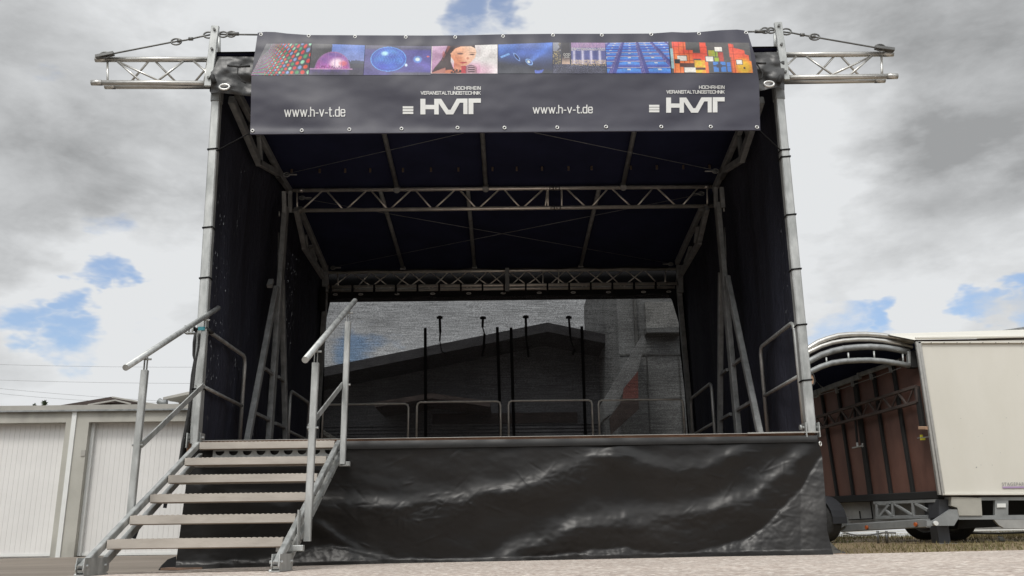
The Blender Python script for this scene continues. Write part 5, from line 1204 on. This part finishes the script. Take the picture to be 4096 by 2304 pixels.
def pic_openair(u, v):
    c = mixc((.30, .30, .33), (.42, .52, .78), sm01((u-.38)/.1)*sm01((.66-v)/.2)*sm01((v*.0+.9)))
    if u > .38: c = mixc((.38, .50, .80), (.60, .62, .82), v*1.3)
    if u < .36+.06*nz(v*9, 1): c = (.33, .33, .35)
    if .70 < u and v > .52+.1*nz(u*30, 3) : c = (.33, .35, .42)
    if v > .78: c = mixc((.40, .34, .56), (.34, .33, .40), (v-.78)*5+.4*nz(u*20, v*9))
    if v > .62 and u > .74: c = mixc(c, (.30, .30, .34), .8)
    dome = ((u-.42)/.33)**2+((.80-v)/.56)**2
    if v < .80 and dome < 1:
        c = mixc((.50, .38, .66), (.84, .42, .72), (v-.3)*1.6+.4*nz(u*6, v*6)); c = mixc(c, (1, .90, .96), ell(u, v, .50, .62, .13, .16, .5)); c = mixc(c, (.95, .45, .50), ell(u, v, .62, .62, .07, .08, .6)*.8)
        if .7 < v and nz(u*45, v*20) > .15: c = mixc(c, (.30, .16, .28), .6)
        if dome > .86: c = (.62, .44, .66)
        if abs(math.sin(u*24)) > .985: c = mixc(c, (.66, .50, .74), .6)
    if abs(v-.80) < .018 and u < .8: c = (.80, .62, .78)
    return c
def pic_ball(u, v):
    c = mixc((.40, .38, .58), (.34, .32, .62), u+.3*nz(u*3, v*3)); c = mixc(c, (.38, .38, .44), sm01((v-.86)/.1)*sm01((u-.3)/.2)); c = mixc(c, (.36, .36, .42), sm01((.18-v)/.1)*.8)
    beam = math.exp(-((v-.52-.9*(u-.75))/.12)**2)*sm01((u-.7)/.1); c = mixc(c, (.46, .42, .76), beam*.7)
    cx, cy, r = .36, .46, .27; d = math.hypot((u-cx)/r, (v-cy)/(r*1.55))
    if d < 1:
        c = mixc((.30, .36, .78), (.34, .58, .88), .5+.6*nz(u*6, v*5)-.5*(v-.3)); m_ = math.sin(u*150+6*math.sin(v*22))*math.sin(v*60)
        c = mixc(c, (.55, .75, .95), max(0, m_)*.5*(v < .62)); c = mixc(c, (.75, .95, 1), ell(u, v, .30, .27, .05, .07, .6)); c = mixc(c, (.25, .26, .62), sm01((d-.7)/.3)*.5)
        if d > .955: c = (.42, .66, .95)
    c = mixc(c, (.45, .65, .95), ell(u, v, .80, .46, .065, .12, .2)*.8); c = mixc(c, (.92, 1, 1), ell(u, v, .80, .46, .035, .06, .3))
    c = mixc(c, (.85, .93, 1), ell(u, v, .63, .66, .02, .05, .4)); c = mixc(c, (.9, .45, .45), ell(u, v, .955, .36, .02, .025, .4)); return c
def pic_singer(u, v):
    bgc = mixc((.86, .84, .84), (.86, .62, .74), sm01((v-.45)/.4)*sm01((1.05-u)/.3)*.9+.2*nz(u*3, v*3))
    c = bgc
    if u < .28: c = mixc((.80, .66, .78), (.62, .42, .58), v*.9+.35*nz(u*6, v*7, 2))
    if u > .74: c = mixc(c, (.90, .90, .89), .7*(1-v*.6))
    hair = [(.24, 0), (.66, 0), (.655, .12), (.60, .05), (.45, .05), (.36, .12), (.30, .32), (.30, .60), (.36, .95), (.30, 1), (.0, 1), (.05, .80), (.15, .50), (.20, .25)]
    face = [(.36, .10), (.45, .035), (.60, .04), (.665, .12), (.68, .26), (.66, .44), (.60, .60), (.55, .70), (.49, .745), (.43, .70), (.36, .60), (.30, .42), (.29, .28)]
    if poly_in(u, v, hair): c = mixc((.17, .12, .13), (.30, .22, .24), .5+.5*nz(u*14, v*5))
    if poly_in(u, v, [(.22, .0), (.29, .02), (.22, .30), (.17, .55), (.155, .30)]) and nz(u*20, v*4) > -.1: c = mixc(c, (.75, .38, .34), .55)
    if poly_in(u, v, [(.34, .55), (.44, .70), (.48, .78), (.46, 1), (.30, 1), (.10, 1), (.20, .88), (.34, .86)]): c = mixc((.86, .56, .44), (.74, .40, .30), nz(u*8, v*8)+.4)
    if v > .74 and u < .22 and v > 1-.9*u-.02 and v < 1.2-1.1*u: c = (.72, .48, .44)
    if poly_in(u, v, [(.30, .92), (.36, .82), (.46, .88), (.45, 1), (.30, 1)]) and nz(u*40, v*30) > -.15: c = (.20, .14, .15)
    if poly_in(u, v, face):
        c = mixc((.93, .68, .54), (.98, .84, .74), sm01((u-.42)/.2)*(1-v)); c = mixc(c, (.86, .50, .34), ell(u, v, .37, .55, .10, .22, .6)*.7)
    c = mixc(c, (.32, .20, .20), ell(u, v, .435, .295, .045, .028, .3)); c = mixc(c, (.35, .22, .22), ell(u, v, .615, .325, .035, .024, .3)); c = mixc(c, (.42, .26, .22), ell(u, v, .43, .235, .06, .012, .4)*.8+ell(u, v, .62, .262, .05, .012, .4)*.7)
    c = mixc(c, (.80, .48, .38), ell(u, v, .55, .46, .02, .035, .5)*.8); c = mixc(c, (.82, .30, .30), ell(u, v, .485, .615, .055, .026, .3)); c = mixc(c, (.55, .18, .2), ell(u, v, .49, .60, .05, .008, .4))
    if .525 < u < .69 and v > .70+.10*abs((u-.60)/.09)**3:
        c = mixc((.55, .40, .44), (.80, .66, .72), abs(math.sin((u-.53)*19))); 
        if abs(math.sin(v*42)) > .6 and .56 < u < .66: c = (.34, .24, .28)
    if .46 < u < .525 and v > .72: c = mixc((.72, .22, .26), (.5, .2, .25), nz(u*20, v*10))
    if abs(u-.005) < .006 or u > .994 or v > .985: c = (.86, .82, .84)
    return c
def pic_spots(u, v):
    c = mixc((.30, .40, .68), (.26, .28, .38), sm01((v-.25)/.5)+.25*nz(u*3, v*3)); c = mixc(c, (.25, .26, .30), sm01((v-.5-.3*u)/.2))
    b1 = math.exp(-((u-(.58+(.62-v)*.62))/(.05+.22*(.62-v)))**2) if v < .62 else 0; c = mixc(c, (.36, .52, .88), b1*.85)
    b2 = math.exp(-((v-.12-.0*u)/.2)**2)*sm01((.5-u)/.4); c = mixc(c, (.32, .50, .84), b2*.7)
    b3 = math.exp(-((v-.30)/.14)**2)*ell(u, v, .55, .3, .25, .25, .8); c = mixc(c, (.30, .42, .78), b3*.5)
    if poly_in(u, v, [(.03, .42), (.20, .30), (.215, .36), (.06, .47)]): c = (.50, .68, .92)
    def rot(cx, cy, a, rx, ry):
        x = u-cx; y = (v-cy)*.52; return math.hypot((x*math.cos(a)+y*math.sin(a))/rx, (-x*math.sin(a)+y*math.cos(a))/ry)
    d = rot(.34, .44, .85, .095, .030)
    if d < 1: c = (.50, .64, .90) if d > .7 else (.20, .24, .40)
    d = rot(.57, .62, .6, .078, .045)
    if d < 1: c = (.56, .72, .95) if d > .75 else (.26, .34, .6)
    c = mixc(c, (.95, 1, .98), max(0, 1-rot(.56, .61, .6, .04, .028))*2)
    if poly_in(u, v, [(.67, .88), (.74, .90), (.85, .86), (.80, .98), (.68, 1.0)]): c = (.38, .46, .82)
    return c
GJ = None
def pic_square(u, v):
    n_ = nz(u*40, v*40, 5); n2 = nz(u*90, v*50, 9)
    c = (.25, .25, .29)
    if v < .70:
        if u < .15: c = mixc((.30, .30, .34), (.80, .72, .50), (n_ > .25)*.8); c = (.56, .57, .62) if v < .28 and u > .0 and nz(u*9, v*7) > -.2 else c
        if .32 > u > .17: c = mixc((.22, .21, .24), (.86, .74, .66), sm01((v-.38)/.35))
        if u > .35:
            c = mixc((.52, .44, .60), (.66, .52, .66), .5+n_)
            if v > .17: c = (.80, .76, .74) if n2 > .05 and v < .26 else (.40, .42, .62)
            if v > .26: c = mixc((.32, .34, .56), (.86, .84, .92), math.exp(-((abs((u*6.2) % 1-.5))/.16)**2)*.9)
            if v > .55 and n2 > 0: c = (.84, .76, .66)
    else:
        c = mixc((.24, .24, .30), (.50, .52, .64), (n2 > .18)*(1.3-v)*1.6)
    if .60 < v < .74 and u > .35 and n2 > .1: c = (.82, .72, .58)
    return c
def pic_seats(u, v):
    c = (.24, .26, .55); rows = [(-.2, .02), (.02, .08), (.08, .15), (.15, .23), (.23, .335), (.335, .46), (.46, .62), (.62, .82), (.82, 1.1)]
    vp = (.42, -.75); s = (u-vp[0])/(v-vp[1])
    for i, (a, b) in enumerate(rows):
        if a <= v < b or (i == len(rows)-1 and v >= a):
            f = (v-a)/(b-a); k = s*3.35+.0+.13; j = math.floor(k+.5); fr = k+.5-j
            top = .08+.5*(abs(fr-.5)/.5)**6
            if .10 < fr < .86 and f > top and f < .93:
                c = mixc((.27, .53, .86), (.25, .30, .66), sm01((f-.30)/.5))
                if .42 < fr < .54 and .12 < f < .30: c = (.82, .84, .86)
            elif f >= .86 and .1 < fr < .9: c = (.72, .72, .80)
            elif fr >= .86: c = (.45, .42, .66) if (fr*40) % 2 < 1 else (.22, .22, .50)
    return c
def pic_blocks(u, v):
    c = mixc((.29, .29, .29), (.33, .31, .31), nz(u*4, v*4)+.5); pk = u*(1130)/1.0; X = 1280+u*1135; Yy = 125+v*430
    def R(a, b, x0, x1): return a <= Yy < b and x0 <= X < x1
    red, org, yel = (.90, .30, .22), (.93, .50, .24), (.88, .78, .18)
    def fill(h, cell=70):
        q = mixc(red, org, h); g_ = (X % cell < 4) or (Yy % 95 < 4); return mixc(q, (.55, .15, .10), .7) if g_ else q
    if R(120, 555, 1310, 1500) or R(235, 430, 1500, 1600): c = fill(.5+.9*nz(X*.01, Yy*.01)+(Yy-200)*.0018)
    if R(275, 355, 1590, 1745): c = fill(.1, 78)
    if R(130, 560, 1705, 1800) and X < 1790+(Yy-130)*.12: c = fill(.05+(Yy > 400)*.7, 200)
    if R(380, 550, 1610, 1755): c = mixc(org, yel, .5+nz(X*.02, Yy*.02)+.3) if X % 72 > 5 and not 480 < Yy < 510 else (.28, .15, .10)
    if R(420, 470, 1400, 1610): c = (.32, .20, .17)
    if R(235, 325, 1815, 1945): c = mixc((.72, .62, .20), (.55, .70, .20), (X-1815)/130) if X % 66 > 6 else (.25, .2, .12)
    if R(265, 390, 1950, 2025): c = mixc((.72, .26, .22), (.45, .22, .2), (X % 37 < 4))
    if R(340, 390, 1895, 1958): c = (.62, .72, .15)
    if R(400, 535, 1868, 2045): c = (.26, .50, .82) if not (abs(X-1955) < 18 or abs(Yy-455) < 8 or (abs(X-1955) < 38 and abs(Yy-455) < 25)) else (.22, .24, .34)
    if R(405, 535, 2065, 2128): c = (.28, .48, .80) if abs(Yy-468) > 5 else (.2, .25, .4)
    if R(138, 550, 2110, 2415):
        top = interp([(2110, 138), (2185, 150), (2186, 200), (2255, 215), (2330, 235), (2335, 290), (2380, 305), (2385, 370), (2415, 400)], X)
        if Yy > top: c = fill((Yy-150)*.0016+.2*nz(X*.02, Yy*.02), 62); c = mixc(c, yel, ell(X, Yy, 2300, 470, 110, 110, .5)*.8) if X % 62 > 4 else c
        c = mixc(c, (.3, .28, .28), sm01((2150-X)/50)*(Yy > 330))
    for a, b_, x0, x1 in ((315, 385, 1375, 1502), (478, 548, 1455, 1612), (325, 392, 1772, 1880), (190, 248, 1915, 2018), (368, 430, 2200, 2278)):
        if R(a-7, b_+7, x0-7, x1+7): c = (.22, .18, .18)
        if R(a, b_, x0, x1): c = (.88, .87, .84)
    if R(365, 425, 1330, 1405) or R(470, 500, 2290, 2312): c = (.18, .18, .19)
    if R(215, 490, 1278, 1320): c = (.60, .74, .76)
    return c
yT = lambda x: interp([(1005, 175), (1246, 174), (1460, 181), (1727, 185), (1990, 178), (2210, 170), (2421, 171), (2540, 169), (2678, 167), (2850, 170), (3006, 171)], x)
pics = ((1066, 1246, 1004, 1233, 301, pic_dots), (1249, 1460, 1236, 1452, 300, pic_openair), (1462, 1725, 1454, 1722, 300, pic_ball), (1727, 1990, 1723, 1990, 294, pic_singer), (1993, 2210, 1993, 2210, 294, pic_spots), (2211, 2420, 2211, 2427, 294, pic_square), (2421, 2673, 2429, 2684, 293, pic_seats), (2678, 2996, 2688, 3013, 292, pic_blocks))
for (ta_, tb_, ba_, bb_, yb, fn) in pics:
    nu, nv = 130, 64; b = MB()
    b.grid(lambda u, v: bp(lerp(lerp(ta_, ba_, v), lerp(tb_, bb_, v), u), lerp(yT(lerp(ta_, tb_, u)), yb, v), .0025), nu, nv)
    o = b.build('printed_picture', 'ink', ban); a = o.data.color_attributes.new('ink', 'FLOAT_COLOR', 'POINT')
    buf = np.ones((nu+1)*(nv+1)*4, dtype=np.float32)
    for j in range(nv+1):
        for i in range(nu+1):
            r_, g_, b_ = lin(tuple(max(0, min(1, (q*.93+.03)*(.97+.11*nz(i*.06, j*.06, ta_)+.10*nz(i*.3, j*.3, tb_)))) for q in fn(i/nu, j/nv))); k = (j*(nu+1)+i)*4; buf[k:k+3] = (r_, g_, b_)
    a.data.foreach_set('color', buf)
m = MB(); txt(m, 'GOD', 2253, 2281, 213, 223); txt(m, 'JUL', 2257, 2279, 225, 233); m.build('picture_lettering', 'white', ban)
for o in bpy.data.objects:
    if o.parent is not None and 'category' in o: del o['category']

def split_loose(o):
    me = o.data; n = len(me.vertices); p = list(range(n))
    def find(i):
        while p[i] != i: p[i] = p[p[i]]; i = p[i]
        return i
    for pl in me.polygons:
        vs = pl.vertices; a = find(vs[0])
        for v in vs[1:]:
            b = find(v)
            if a != b: p[b] = a
    groups = {}
    for pl in me.polygons: groups.setdefault(find(pl.vertices[0]), []).append(pl)
    if len(groups) < 2: return
    for k, pls in enumerate(list(groups.values())):
        idx = {}; vs = []; fs = []
        for pl in pls:
            f = []
            for v in pl.vertices:
                if v not in idx: idx[v] = len(vs); vs.append(tuple(me.vertices[v].co))
                f.append(idx[v])
            fs.append(f)
        m2 = bpy.data.meshes.new(o.name.split('.')[0]); m2.from_pydata(vs, [], fs); m2.polygons.foreach_set('use_smooth', [pl.use_smooth for pl in pls]); m2.materials.append(me.materials[0]); m2.update()
        q = bpy.data.objects.new(o.name.split('.')[0], m2); col.objects.link(q); q.parent = o.parent; q.location = o.location
    bpy.data.objects.remove(o)
SPLIT = {'trim_rail', 'joint_strip', 'truss_end_bracket', 'hinge_plate', 'hinge_upright', 'oval_eyelet', 'rung', 'arm_strut', 'guy_cord', 'lacing_cord', 'spring_rod', 'rod_bracket', 'wall_rib', 'rib_cap', 'tarp_hook',
         'prop_stand', 'brake_cable', 'cable', 'edge_profile', 'bow_strut', 'roof_trim', 'wall_joint', 'post_bracket', 'cross_bar', 'web_address_', 'corner_trim', 'top_rail', 'latch_pin', 'coupler', 'bolt', 'lashing', 'rivet', 'dirt_speck'}
for o in list(bpy.data.objects):
    if o.type == 'MESH' and o.name.split('.')[0] in SPLIT: split_loose(o)
